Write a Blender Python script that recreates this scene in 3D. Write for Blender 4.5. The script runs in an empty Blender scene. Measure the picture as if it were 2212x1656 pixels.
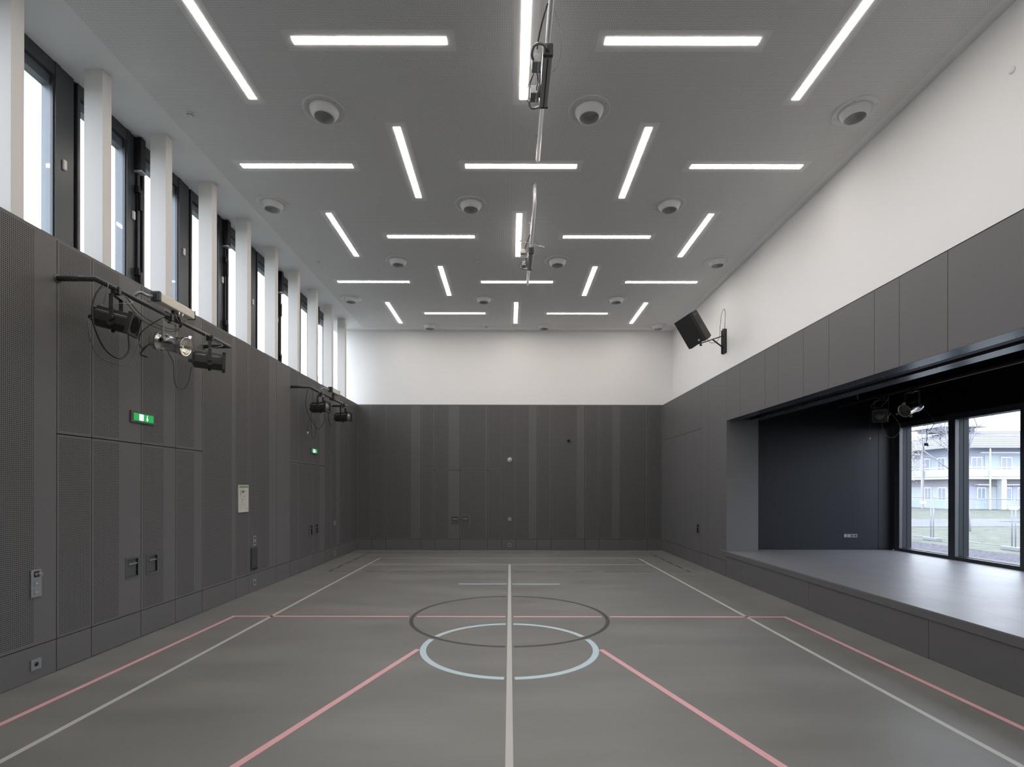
import bpy, math, random
from mathutils import Vector, Matrix
random.seed(7)
S = bpy.context.scene
COL = S.collection
# ------------------------------------------------------------------ dimensions (metres, camera at x=0,y=0,z=2)
XL, XR = -4.937, 4.94        # cladding planes
XW = 5.30                    # upper white wall, right
YB = 16.59                   # back cladding plane
YR = -1.2                    # wall behind the camera
ZC = 7.12                    # ceiling
ZP = 4.715                   # top of cladding
ZD = 2.59                    # door height
ZBB = .353                   # plinth height
G = .0045                    # half joint
PITCH = .0196

# ------------------------------------------------------------------ mesh helper
class MB:
    def __init__(s): s.v = []; s.f = []; s.m = []; s.sm = []; s.uv = {}
    def face(s, pts, m=0, sm=False, uv=None):
        b = len(s.v); s.v += [Vector(p) for p in pts]
        s.f.append(tuple(range(b, b+len(pts)))); s.m.append(m); s.sm.append(sm)
        if uv: s.uv[len(s.f)-1] = uv
    def obox(s, c, ax, h, m=0):
        c = Vector(c); a = [Vector(x)*y for x, y in zip(ax, h)]
        b = len(s.v)
        for i in (-1, 1):
            for j in (-1, 1):
                for k in (-1, 1): s.v.append(c+a[0]*i+a[1]*j+a[2]*k)
        for q in ((0,1,3,2),(4,6,7,5),(0,4,5,1),(2,3,7,6),(0,2,6,4),(1,5,7,3)):
            s.f.append(tuple(b+t for t in q)); s.m.append(m); s.sm.append(False)
    def box(s, x0, x1, y0, y1, z0, z1, m=0):
        s.obox(((x0+x1)/2, (y0+y1)/2, (z0+z1)/2), ((1,0,0),(0,1,0),(0,0,1)), (abs(x1-x0)/2, abs(y1-y0)/2, abs(z1-z0)/2), m)
    def rings(s, rings, m=0, sm=True, c0=True, c1=True, closed=False):
        b = len(s.v); n = len(rings[0])
        for r in rings: s.v += [Vector(p) for p in r]
        R = len(rings)
        for i in range(R if closed else R-1):
            for j in range(n):
                k = (j+1) % n; i2 = (i+1) % R
                s.f.append((b+i*n+j, b+i*n+k, b+i2*n+k, b+i2*n+j)); s.m.append(m); s.sm.append(sm)
        if not closed:
            if c0: s.f.append(tuple(b+j for j in reversed(range(n)))); s.m.append(m); s.sm.append(False)
            if c1: s.f.append(tuple(b+(R-1)*n+j for j in range(n))); s.m.append(m); s.sm.append(False)
    def lathe(s, c, d, prof, n=28, m=0, caps=True):      # prof: (radius, distance along d)
        c = Vector(c); d = Vector(d).normalized(); a = d.orthogonal().normalized(); b = d.cross(a)
        s.rings([[c+d*z+(a*math.cos(t)+b*math.sin(t))*max(r, 1e-5) for t in [2*math.pi*j/n for j in range(n)]] for r, z in prof], m, True, caps, caps)
    def cyl(s, p0, p1, r, n=16, m=0):
        p0 = Vector(p0); p1 = Vector(p1); s.lathe(p0, p1-p0, [(r, 0), (r, (p1-p0).length)], n, m)
    def tube(s, pts, r, n=8, m=0, taper=None):
        P = [Vector(p) for p in pts]; T = []
        for i in range(len(P)):
            a = (P[i]-P[i-1]).normalized() if i else (P[1]-P[0]).normalized()
            b = (P[i+1]-P[i]).normalized() if i < len(P)-1 else a
            T.append((a, b))
        u = T[0][0].orthogonal().normalized(); rg = []
        for i, p in enumerate(P):
            a, b = T[i]; t = (a+b).normalized() if (a+b).length > 1e-6 else a
            u = (u-a*u.dot(a)).normalized(); w = a.cross(u)
            rr = r if taper is None else r*(1-(1-taper)*i/(len(P)-1))
            ring = []
            for j in range(n):
                q = (u*math.cos(2*math.pi*j/n)+w*math.sin(2*math.pi*j/n))*rr
                den = a.dot(t)
                q = q - a*(q.dot(t)/den) if abs(den) > .2 else q
                ring.append(p+q)
            rg.append(ring)
            u = (u-b*u.dot(b)).normalized()
        s.rings(rg, m)
    def prism(s, c, d, sd, up, poly, l0, l1, m=0):
        c, d, sd, up = map(Vector, (c, d, sd, up))
        s.rings([[c+d*l+sd*a+up*b for a, b in poly] for l in (l0, l1)], m, False)
    def clad(s, f, u0, u1, z0, z1, perf=None, n=None, mp=1, th=.018, cut=None):
        """cladding sheet; f(u, z, depth) -> point, perf = (ua, ub) perforated field, cut = list of rectangular holes"""
        us, zs = [u0, u1], [z0, z1]; fld = None
        if perf:
            ua, ub = perf; nu = int((ub-ua)/PITCH); nz = int((z1-z0-.05)/PITCH)
            zc = (z0+z1)/2; fld = (ua, ua+nu*PITCH, zc-nz*PITCH/2, zc+nz*PITCH/2)
            us += fld[:2]; zs += fld[2:]
        cuts = [c for c in (cut or []) if c[0] < u1 and c[1] > u0 and c[2] < z1 and c[3] > z0]
        for c in cuts: us += [max(u0, c[0]), min(u1, c[1])]; zs += c[2:]
        us = sorted(set(us)); zs = sorted(set(zs))
        for i in range(len(us)-1):
            for j in range(len(zs)-1):
                a, b, c, d = us[i], us[i+1], zs[j], zs[j+1]; mu, mz = (a+b)/2, (c+d)/2
                if any(q[0] < mu < q[1] and q[2] < mz < q[3] for q in cuts): continue
                pf = fld and fld[0] < mu < fld[1] and fld[2] < mz < fld[3]
                s.face([f(a, c, 0), f(b, c, 0), f(b, d, 0), f(a, d, 0)], mp if pf else 0, False,
                       [(p-fld[0], q-fld[2]) for p, q in ((a,c),(b,c),(b,d),(a,d))] if pf else None)
        for a, b, c, d in ((u0, u0, z0, z1), (u1, u1, z0, z1)):
            s.face([f(a, c, 0), f(a, c, th), f(a, d, th), f(a, d, 0)])
        for z in (z0, z1): s.face([f(u0, z, 0), f(u1, z, 0), f(u1, z, th), f(u0, z, th)])
    def build(s, name, mats, parent=None, loc=None, bevel=0):
        L = Vector(loc) if loc is not None else (Vector(parent['_o']) if parent is not None and '_o' in parent.keys() else Vector((0,0,0)))
        me = bpy.data.meshes.new(name)
        me.from_pydata([tuple(v-L) for v in s.v], [], s.f)
        for mt in (mats if isinstance(mats, (list, tuple)) else [mats]): me.materials.append(mt)
        me.polygons.foreach_set('material_index', s.m); me.polygons.foreach_set('use_smooth', s.sm)
        if s.uv:
            ul = me.uv_layers.new(name='UVMap')
            for p in me.polygons:
                if p.index in s.uv:
                    for k, li in enumerate(p.loop_indices): ul.data[li].uv = s.uv[p.index][k]
        me.update()
        o = bpy.data.objects.new(name, me); COL.objects.link(o)
        if parent is not None: o.parent = parent
        if parent is None or '_o' not in parent.keys():
            if parent is None: o.location = L
        o['_o'] = list(L)
        if bevel:
            b = o.modifiers.new('bevel', 'BEVEL'); b.width = bevel; b.segments = 2; b.limit_method = 'ANGLE'
        return o

def thing(name, label, cat, loc=(0,0,0), group=None):
    o = bpy.data.objects.new(name, None); COL.objects.link(o); o.location = loc; o.empty_display_size = .1
    o['_o'] = list(loc); o['label'] = label; o['category'] = cat
    if group: o['group'] = group
    return o
def tag(o, label, cat, group=None):
    o['label'] = label; o['category'] = cat
    if group: o['group'] = group
    return o
def struct(o, label=None, cat=None):
    o['kind'] = 'structure'
    if label: o['label'] = label
    if cat: o['category'] = cat
    return o
def sempty(name, loc, label, cat):
    o = thing(name, label, cat, loc); o['kind'] = 'structure'; return o
def dup(root, loc, label, group=None):
    r = root.copy(); COL.objects.link(r); r.location = loc; r['label'] = label
    if group: r['group'] = group
    for ch in list(root.children):
        c = ch.copy(); COL.objects.link(c); c.parent = r
        for g in list(ch.children):
            d = g.copy(); COL.objects.link(d); d.parent = c
    return r

# ------------------------------------------------------------------ materials
def pbsdf(name, col, rough=.5, metal=0, spec=.5, emit=None, es=0):
    m = bpy.data.materials.new(name); m.use_nodes = True
    b = m.node_tree.nodes['Principled BSDF']
    b.inputs['Base Color'].default_value = (*col, 1); b.inputs['Roughness'].default_value = rough
    b.inputs['Metallic'].default_value = metal; b.inputs['Specular IOR Level'].default_value = spec
    if emit: b.inputs['Emission Color'].default_value = (*emit, 1); b.inputs['Emission Strength'].default_value = es
    return m
def nodes(m): return m.node_tree.nodes, m.node_tree.links, m.node_tree.nodes['Principled BSDF']
def noisy(m, col, amt=.15, scale=(1,1,1), detail=4, rough=None, ramp=(.35, .7)):
    N, L, b = nodes(m)
    tc = N.new('ShaderNodeTexCoord'); mp = N.new('ShaderNodeMapping'); mp.inputs['Scale'].default_value = scale
    nz = N.new('ShaderNodeTexNoise'); nz.inputs['Scale'].default_value = 1; nz.inputs['Detail'].default_value = detail
    L.new(tc.outputs['Object'], mp.inputs['Vector']); L.new(mp.outputs['Vector'], nz.inputs['Vector'])
    mr = N.new('ShaderNodeMapRange'); mr.inputs['From Min'].default_value = ramp[0]; mr.inputs['From Max'].default_value = ramp[1]
    L.new(nz.outputs['Fac'], mr.inputs['Value'])
    mx = N.new('ShaderNodeMix'); mx.data_type = 'RGBA'
    mx.inputs['A'].default_value = (*[c*(1-amt) for c in col], 1); mx.inputs['B'].default_value = (*[min(1, c*(1+amt)) for c in col], 1)
    L.new(mr.outputs['Result'], mx.inputs['Factor']); L.new(mx.outputs['Result'], b.inputs['Base Color'])
    if rough:
        m2 = N.new('ShaderNodeMapRange'); m2.inputs['To Min'].default_value = rough[0]; m2.inputs['To Max'].default_value = rough[1]
        L.new(nz.outputs['Fac'], m2.inputs['Value']); L.new(m2.outputs['Result'], b.inputs['Roughness'])
    return mx
def holes(m, col, hole, pitch, dia, coord='UV'):
    """round perforations on a square grid"""
    N, L, b = nodes(m)
    tc = N.new('ShaderNodeTexCoord')
    a = N.new('ShaderNodeVectorMath'); a.operation = 'MULTIPLY'; a.inputs[1].default_value = (1/pitch, 1/pitch, 0)
    f = N.new('ShaderNodeVectorMath'); f.operation = 'FRACTION'
    s = N.new('ShaderNodeVectorMath'); s.operation = 'SUBTRACT'; s.inputs[1].default_value = (.5, .5, 0)
    l = N.new('ShaderNodeVectorMath'); l.operation = 'LENGTH'
    t = N.new('ShaderNodeMath'); t.operation = 'LESS_THAN'; t.inputs[1].default_value = dia/2/pitch
    mx = N.new('ShaderNodeMix'); mx.data_type = 'RGBA'
    mx.inputs['A'].default_value = (*col, 1); mx.inputs['B'].default_value = (*hole, 1)
    L.new(tc.outputs[coord], a.inputs[0]); L.new(a.outputs[0], f.inputs[0]); L.new(f.outputs[0], s.inputs[0])
    L.new(s.outputs[0], l.inputs[0]); L.new(l.outputs['Value'], t.inputs[0]); L.new(t.outputs[0], mx.inputs['Factor'])
    L.new(mx.outputs['Result'], b.inputs['Base Color'])
    k = N.new('ShaderNodeMath'); k.operation = 'MULTIPLY_ADD'; k.inputs[1].default_value = -.35; k.inputs[2].default_value = .35
    L.new(t.outputs[0], k.inputs[0]); L.new(k.outputs[0], b.inputs['Specular IOR Level'])

CLAD = (.122, .119, .119)
M = {}
M['clad'] = pbsdf('panel_paint', CLAD, .5, 0, .35)
M['perf'] = pbsdf('panel_perforated', CLAD, .5, 0, .35); holes(M['perf'], CLAD, (.006,.006,.006), PITCH, .0098)
M['joint'] = pbsdf('joint_black', (.008,.008,.008), .9, 0, .1)
M['white'] = pbsdf('wall_white', (.80,.795,.79), .85, 0, .2)
CEIL = (.83,.83,.84)
M['ceil'] = pbsdf('ceiling_plain', CEIL, .85, 0, .2)
M['ceilperf'] = pbsdf('ceiling_perforated', CEIL, .85, 0, .2); holes(M['ceilperf'], CEIL, (.27,.27,.27), .0191, .0088, 'Object')
M['fin'] = pbsdf('fin_white', (.70,.69,.67), .7, 0, .25)
M['floor'] = pbsdf('floor_resin', (.2,.19,.165), .42, 0, .5)
M['lamp'] = pbsdf('lamp_diffuser', (.9,.9,.9), .6, 0, .2, (1, .925, .845), 14.5)
M['ventwhite'] = pbsdf('vent_white', (.68,.68,.69), .35, 0, .5)
M['ventdark'] = pbsdf('vent_duct', (.5,.5,.5), .6)
M['frame'] = pbsdf('window_frame_dark', (.045,.05,.056), .38, 0, .5)
M['framestage'] = pbsdf('stage_window_outer', (.014,.017,.022), .5, 0, .2)
M['frameout'] = pbsdf('window_frame_outer', (.13,.15,.17), .4, .2, .5)
M['bblack'] = pbsdf('stage_black', (.006,.0075,.012), .42, 0, .22)
M['track'] = pbsdf('track_metal', (.15,.17,.2), .27, .7, .5)
M['deck'] = pbsdf('stage_deck', (.16,.16,.17), .3, 0, .42)
M['tube'] = pbsdf('tube_grey', (.10,.10,.105), .32, .3, .5)
M['tubew'] = pbsdf('tube_white', (.62,.62,.64), .3, .1, .5)
M['blackmetal'] = pbsdf('spotlight_black', (.028,.028,.027), .38, 0, .5)
M['darkgrey'] = pbsdf('dark_grey_plastic', (.045,.05,.055), .5)
M['rubber'] = pbsdf('cable_black', (.015,.015,.015), .6)
M['cablegrey'] = pbsdf('cable_grey', (.09,.09,.09), .5)
M['wire'] = pbsdf('steel_wire', (.45,.44,.42), .35, .8)
M['chrome'] = pbsdf('polished_aluminium', (.86,.86,.84), .2, 1)
M['reflector'] = pbsdf('reflector', (.85,.8,.68), .12, 1)
M['steel'] = pbsdf('brushed_steel', (.50,.47,.42), .35, .9)
M['cream'] = pbsdf('power_box_cream', (.66,.63,.53), .45)
M['alu'] = pbsdf('aluminium_rail', (.42,.42,.43), .4, .5)
M['lens'] = pbsdf('lens_glass', (.12,.12,.1), .08, 0, .8)
M['plate'] = pbsdf('wall_plate_grey', (.21,.225,.235), .4, 0, .4)
M['insert'] = pbsdf('plate_insert', (.16,.17,.178), .5)
M['hplate'] = pbsdf('handle_plate', (.10,.105,.105), .4, .2, .5)
M['bakelite'] = pbsdf('black_plastic', (.006,.006,.006), .5)
M['sensor'] = pbsdf('sensor_white', (.7,.68,.64), .5)
M['paper'] = pbsdf('paper_white', (.55,.54,.49), .3)
M['green'] = pbsdf('print_green', (.05,.2,.02), .5)
M['ink'] = pbsdf('print_ink', (.2,.2,.18), .6)
M['red'] = pbsdf('print_red', (.4,.08,.06), .6)
M['exitgreen'] = pbsdf('exit_green', (.01,.25,.05), .4, 0, .3, (.02,.45,.10), .30)
M['exitwhite'] = pbsdf('exit_white', (.9,.9,.9), .4, 0, .3, (.9,1,.92), 1.6)
M['lwhite'] = pbsdf('line_white', (.52,.52,.505), .45)
M['lpink'] = pbsdf('line_pink', (.76,.41,.45), .45)
M['lblue'] = pbsdf('line_blue', (.52,.67,.74), .45)
M['lblack'] = pbsdf('line_dark', (.065,.062,.06), .45)
M['grille'] = pbsdf('speaker_grille', (.008,.008,.009), .6)
M['cab'] = pbsdf('speaker_cabinet', (.03,.03,.028), .55)
M['badge'] = pbsdf('badge_light', (.5,.52,.62), .4)
# glass: thin, clear with a light reflection
g = bpy.data.materials.new('window_glass'); g.use_nodes = True
N, L = g.node_tree.nodes, g.node_tree.links
for n in list(N): N.remove(n)
o_ = N.new('ShaderNodeOutputMaterial'); tr = N.new('ShaderNodeBsdfTransparent'); gl = N.new('ShaderNodeBsdfGlossy'); mx = N.new('ShaderNodeMixShader'); lw = N.new('ShaderNodeLayerWeight'); pw = N.new('ShaderNodeMath'); ma = N.new('ShaderNodeMath')
gl.inputs['Roughness'].default_value = .02; lw.inputs['Blend'].default_value = .5; pw.operation = 'POWER'; pw.inputs[1].default_value = 4.0; ma.operation = 'MULTIPLY_ADD'; ma.inputs[1].default_value = .55; ma.inputs[2].default_value = .035; tr.inputs['Color'].default_value = (.95,.955,.965,1)
L.new(lw.outputs['Facing'], pw.inputs[0]); L.new(pw.outputs[0], ma.inputs[0]); L.new(ma.outputs[0], mx.inputs[0]); L.new(tr.outputs[0], mx.inputs[1]); L.new(gl.outputs[0], mx.inputs[2]); L.new(mx.outputs[0], o_.inputs[0])
M['glass'] = g
# floor: resin with faint long scuffs
mx = noisy(M['floor'], (.203,.202,.195), .12, (.5,1.6,1), 6, (.36,.50))
N, L, b = nodes(M['floor'])
tc = N.new('ShaderNodeTexCoord'); mp = N.new('ShaderNodeMapping'); mp.inputs['Scale'].default_value = (.9, 9, 1); mp.inputs['Rotation'].default_value = (0,0,.25)
nz = N.new('ShaderNodeTexNoise'); nz.inputs['Scale'].default_value = 1.3; nz.inputs['Detail'].default_value = 8; nz.inputs['Roughness'].default_value = .65
mr = N.new('ShaderNodeMapRange'); mr.inputs['From Min'].default_value = .64; mr.inputs['From Max'].default_value = .8; mr.inputs['To Max'].default_value = .35
m2 = N.new('ShaderNodeMix'); m2.data_type = 'RGBA'; m2.inputs['B'].default_value = (.36,.35,.31,1)
L.new(tc.outputs['Object'], mp.inputs['Vector']); L.new(mp.outputs['Vector'], nz.inputs['Vector']); L.new(nz.outputs['Fac'], mr.inputs['Value'])
L.new(mr.outputs['Result'], m2.inputs['Factor']); L.new(mx.outputs['Result'], m2.inputs['A']); L.new(m2.outputs['Result'], b.inputs['Base Color'])
# stage deck with board seams
N, L, b = nodes(M['deck'])
tc = N.new('ShaderNodeTexCoord')
bk = N.new('ShaderNodeTexBrick'); bk.inputs['Scale'].default_value = 1; bk.inputs['Brick Width'].default_value = 2.42; bk.inputs['Row Height'].default_value = .61
bk.inputs['Mortar Size'].default_value = .003; bk.inputs['Mortar Smooth'].default_value = 0
bk.inputs['Color1'].default_value = (.155,.156,.166,1); bk.inputs['Color2'].default_value = (.17,.171,.18,1); bk.inputs['Mortar'].default_value = (.03,.03,.035,1)
mp = N.new('ShaderNodeMapping'); mp.inputs['Rotation'].default_value = (0,0,math.pi/2); mp.inputs['Location'].default_value = (.02,.05,0)
L.new(tc.outputs['Object'], mp.inputs['Vector']); L.new(mp.outputs['Vector'], bk.inputs['Vector']); L.new(bk.outputs['Color'], b.inputs['Base Color'])
nz = N.new('ShaderNodeTexNoise'); nz.inputs['Scale'].default_value = 2.2; nz.inputs['Detail'].default_value = 6
mr = N.new('ShaderNodeMapRange'); mr.inputs['To Min'].default_value = .36; mr.inputs['To Max'].default_value = .45
L.new(tc.outputs['Object'], nz.inputs['Vector']); L.new(nz.outputs['Fac'], mr.inputs['Value']); L.new(mr.outputs['Result'], b.inputs['Roughness'])

# ------------------------------------------------------------------ floor and painted lines
mb = MB(); mb.box(-5.1, 5.1, YR, 16.8, -.12, 0)
floor = struct(mb.build('floor', M['floor']), 'grey olive resin sports floor with painted court lines', 'floor')
ZL = [0.0006]
def strip(mb, pts, w, z=None):
    z = ZL[0]; hw = w/2
    for a, b in zip(pts[:-1], pts[1:]):
        a = Vector((*a, 0)); b = Vector((*b, 0)); d = (b-a).normalized(); n = Vector((-d.y, d.x, 0))*hw
        mb.face([(*(a-n).xy, z), (*(b-n).xy, z), (*(b+n).xy, z), (*(a+n).xy, z)])
def arcring(mb, cx, cy, r0, r1, skip):
    z = ZL[0]; n = 360; P = []
    for i in range(n):
        t = 2*math.pi*i/n; t2 = 2*math.pi*(i+1)/n; tm = (t+t2)/2; rm = (r0+r1)/2
        x, y = cx+rm*math.cos(tm), cy+rm*math.sin(tm)
        if skip(x, y): continue
        mb.face([(cx+r*math.cos(a), cy+r*math.sin(a), z) for r, a in ((r0,t),(r1,t),(r1,t2),(r0,t2))])
def line(name, mb, mat, label): o = mb.build(name, mat, floor); o['label'] = label; return o
GAP = .062
mb = MB(); strip(mb, [(0,-1.1),(0,13.435)], .058); line('court_line', mb, M['lwhite'], 'light grey centre line running up the court')
mb = MB(); strip(mb, [(-3.715,-1.1),(-3.715,14.675)], .055); strip(mb, [(3.70,-1.1),(3.70,14.675)], .055)
strip(mb, [(-3.7425,14.65),(3.7275,14.65)], .05); ZL[0] = .0009; strip(mb, [(-3.69,13.46),(3.675,13.46)], .05); ZL[0] = .0006
line('court_line', mb, M['lwhite'], 'pale grey court boundary with double back line')
mb = MB()
for s in (-1, 1):
    for k in range(5):
        strip(mb, [(s*(.12+.72*k), 12.30), (s*(.60+.72*k), 12.30)], .05); strip(mb, [(s*(.12+.72*k), 15.85), (s*(.60+.72*k), 15.85)], .05)
    strip(mb, [(s*3.77, 12.30), (s*4.34, 12.30)], .05); strip(mb, [(s*3.72, 15.85), (s*4.34, 15.85)], .05)
    for a, b in ((12.3,12.6),(12.83,13.31),(13.55,14.03),(14.26,14.74),(14.98,15.46),(15.7,15.85)): strip(mb, [(s*4.34, a), (s*4.34, b)], .055)
line('court_line', mb, M['lblack'], 'dark dashed rectangle near the back wall')
mb = MB()
for a, b in ((-1.065,-GAP),(GAP,1.045)): strip(mb, [(a,10.70),(b,10.70)], .055)
line('court_line', mb, M['lblue'], 'short pale blue line across the centre line')
mb = MB(); arcring(mb, 0, 7.97, 1.474, 1.534, lambda x, y: abs(x) < GAP); line('court_circle', mb, M['lblack'], 'dark grey circle on the centre line')
inblk = lambda x, y: abs(math.hypot(x, y-7.97)-1.504) < .062
mb = MB(); arcring(mb, 0, 6.468, 1.041, 1.116, lambda x, y: abs(x) < GAP or inblk(x, y)); line('court_circle', mb, M['lblue'], 'pale blue circle overlapping the dark circle')
mb = MB()
for s in (-1, 1):
    strip(mb, [(s*GAP,7.984),(s*1.44,7.984)], .06); strip(mb, [(s*1.57,7.984),(s*4.33,7.984)], .06); strip(mb, [(s*4.30,7.954),(s*4.30,-1.1)], .06)
    strip(mb, [(s*1.135,6.36),(s*1.975,3.674),(s*3.2,-.2)], .066)
line('court_line', mb, M['lpink'], 'pink court lines with splayed key lines')

# ------------------------------------------------------------------ ceiling
mb = MB(); mb.box(-5.75, 5.5, YR-.3, 16.9, ZC, ZC+.15)
ceiling = struct(mb.build('ceiling', M['ceil']), 'white acoustic ceiling of perforated board', 'ceiling')
mb = MB(); n0 = .0191
x0 = -4.69; x1 = x0+round((5.14-x0)/n0)*n0
mb.box(x0, x1, YR+.15, 16.30, ZC-.0015, ZC+.01)
o = mb.build('perforated_field', M['ceilperf'], ceiling)

# ------------------------------------------------------------------ luminaires
colX = (-3.385, -1.61, .172, 1.965, 3.75)
colN = ('far left', 'left of centre', 'in the centre', 'right of centre', 'far right')
rowN = {-2: 'overhead behind the camera', -1: 'overhead above the frame', 0: 'nearest row', 1: 'second row', 2: 'third row', 3: 'fourth row', 4: 'fifth row by the back wall'}
def luminaire(along_y):
    t = thing('linear_ceiling_light', '', 'ceiling light', (0,0,0))
    a, b = (.0475, .88) if along_y else (.88, .0475)
    mb = MB(); mb.box(-a, a, -b, b, -.007, -.001); mb.build('diffuser', M['lamp'], t)
    mb = MB(); p, q = a+.095, b+.095
    for x0, x1, y0, y1 in ((-p,-a-.002,-q,q),(a+.002,p,-q,q),(-a-.002,a+.002,-q,-b-.002),(-a-.002,a+.002,b+.002,q)): mb.box(x0,x1,y0,y1,-.0035,.003)
    mb.build('surround', M['ceil'], t)
    return t
protoL = {}
for r in range(-2, 5):
    for c in range(5):
        ay = (r+c) % 2 == 0
        lab = 'glowing ceiling strip light %s the hall, %s, %s' % ('along' if ay else 'across', rowN[r], colN[c])
        loc = (colX[c], 5.85+2.279*r, ZC)
        if ay not in protoL:
            t = luminaire(ay); t.location = loc; t['label'] = lab; t['group'] = 'strip lights in the ceiling'; protoL[ay] = t
        else: dup(protoL[ay], loc, lab, 'strip lights in the ceiling')

# ------------------------------------------------------------------ air nozzles
def vent():
    t = thing('ceiling_air_nozzle', '', 'air vent', (0,0,0))
    mb = MB(); mb.lathe((0,0,0), (0,0,-1), [(.19,-.001),(.283,-.001),(.283,.010),(.275,.014),(.205,.014),(.198,.008),(.19,.008)], 48, 0, False); mb.build('flange', M['ventwhite'], t)
    mb = MB(); mb.lathe((0,0,0), (0,0,-1), [(.196,.0),(.196,.017),(.188,.020),(.185,.030),(.170,.062),(.148,.090),(.132,.105),(.128,.106),(.126,.100),(.128,.02)], 48, 0, False); mb.build('ball', M['ventwhite'], t)
    mb = MB(); mb.lathe((0,0,0), (0,0,-1), [(.127,.099),(.115,.04),(.10,.006),(.0,.004)], 40, 0, False); mb.build('duct', M['ventdark'], t)
    for k in range(4):
        a = math.pi/4+k*math.pi/2+.15
        mb = MB(); mb.cyl((.24*math.cos(a), .24*math.sin(a), -.013), (.24*math.cos(a), .24*math.sin(a), -.0165), .006, 10); mb.build('screw', M['insert'], t)
    return t
pv = None
for r in range(5):
    xs = (-2.52, 1.07, 4.67) if r % 2 == 0 else (-4.29, -.71, 2.87)
    for c, x in enumerate(xs):
        lab = 'round white air nozzle in the ceiling, %s row from the camera, %s of three' % (('first','second','third','fourth','fifth')[r], ('left','middle','right')[c])
        loc = (x, 6.93+2.297*r, ZC)
        if pv is None: pv = vent(); pv.location = loc; pv['label'] = lab; pv['group'] = 'air nozzles in the ceiling'
        else: dup(pv, loc, lab, 'air nozzles in the ceiling')
# smoke detectors
def detector():
    t = thing('smoke_detector', '', 'smoke detector', (0,0,0))
    mb = MB(); mb.lathe((0,0,0), (0,0,-1), [(.0,0),(.056,0),(.056,.018),(.05,.024),(.0,.024)], 28); mb.build('base', M['ventwhite'], t)
    mb = MB(); mb.lathe((0,0,0), (0,0,-1), [(.0,.024),(.041,.024),(.044,.048),(.03,.060),(.0,.062)], 28); mb.build('head', M['ventwhite'], t)
    mb = MB()
    for k in range(8):
        a = k*math.pi/4; mb.obox((.0435*math.cos(a), .0435*math.sin(a), -.034), ((math.cos(a),math.sin(a),0),(-math.sin(a),math.cos(a),0),(0,0,1)), (.002,.011,.004))
    mb.build('smoke_slot', M['bakelite'], t)
    return t
pd = None
for x, y, w in ((-4.38,7.0,'nearest the camera beside the windows'), (-4.33,11.56,'further back beside the windows'), (-.73,11.62,'in mid ceiling left of the centre'), (-.735,16.2,'close to the back wall')):
    lab = 'small white smoke detector on the ceiling, ' + w
    if pd is None: pd = detector(); pd.scale = (.85,.85,.85); pd.location = (x,y,ZC); pd['label'] = lab; pd['group'] = 'smoke detectors'
    else: dup(pd, (x,y,ZC), lab, 'smoke detectors')
mb = MB(); mb.box(-.85,-.80,11.57,11.62,ZC-.012,ZC); tag(mb.build('detector_marker_label', M['cream'], None, (-.82,11.6,ZC)), 'tiny cream LED square on the ceiling beside the mid smoke detector', 'label')  # indicator LED, drawn as an unlit cream square

# ------------------------------------------------------------------ left wall
wl = sempty('wall_left', (XL,0,0), 'dark grey perforated panel wall below the clerestory windows', 'wall')
fL = lambda u, z, d: (XL-d, u, z)
colsL = [(-1.2,.1,(-1.17,-.2)),(.1,.9,(.13,.87)),(.9,2.05,(.93,1.7)),(2.05,3.1,(2.08,3.07)),(3.1,4.3,(3.13,4.0)),(4.3,5.575,(4.33,5.314)),
 (5.575,6.041,(5.605,6.02)),(6.041,6.853,(6.072,6.48)),(6.853,7.561,(6.885,7.305)),(7.561,8.215,(7.59,8.01)),(8.215,9.223,(8.245,9.10)),
 (9.223,9.678,(9.25,9.655)),(9.678,10.83,(9.71,10.51)),(10.83,11.50,None),(11.50,11.97,(11.53,11.94)),(11.97,12.84,(12.0,12.81)),
 (12.84,13.66,(12.87,13.30)),(13.66,14.14,(13.69,14.11)),(14.14,14.85,(14.17,14.55)),(14.85,15.72,(14.88,15.69)),(15.72,16.59,(15.75,16.55))]
doorsL = [(5.575,6.853,8.215),(11.50,12.84,14.14)]
indoor = lambda a, b, D: any(d[0]-.01 <= a and b <= d[2]+.01 for d in D)
for a, b, p in colsL:
    z0 = ZD if indoor(a, b, doorsL) else ZBB
    mb = MB(); mb.clad(fL, a+G, b-G, z0+G, ZP, p); mb.build('wall_panel', [M['clad'], M['perf']], wl)
mb = MB(); mb.box(XL-.13, XL-.019, YR, YB+.03, 0, ZP-.02); mb.build('backing', M['joint'], wl)
mb = MB(); mb.box(-5.62, XL-.0, YR, YB+.03, ZP-.02, ZP+.004); mb.build('sill_board', M['clad'], wl)
mb = MB(); mb.box(-5.75, XL-.13, YR, YB+.03, -.1, ZP-.02); mb.build('masonry', M['white'], wl)
mb = MB()
for a, b, p in colsL:
    if not indoor(a, b, doorsL): mb.clad(fL, a+G, b-G, 0.004, ZBB-G)
struct(mb.build('baseboard_left', M['clad']), 'dark grey plinth panels along the left wall', 'baseboard')

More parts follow.
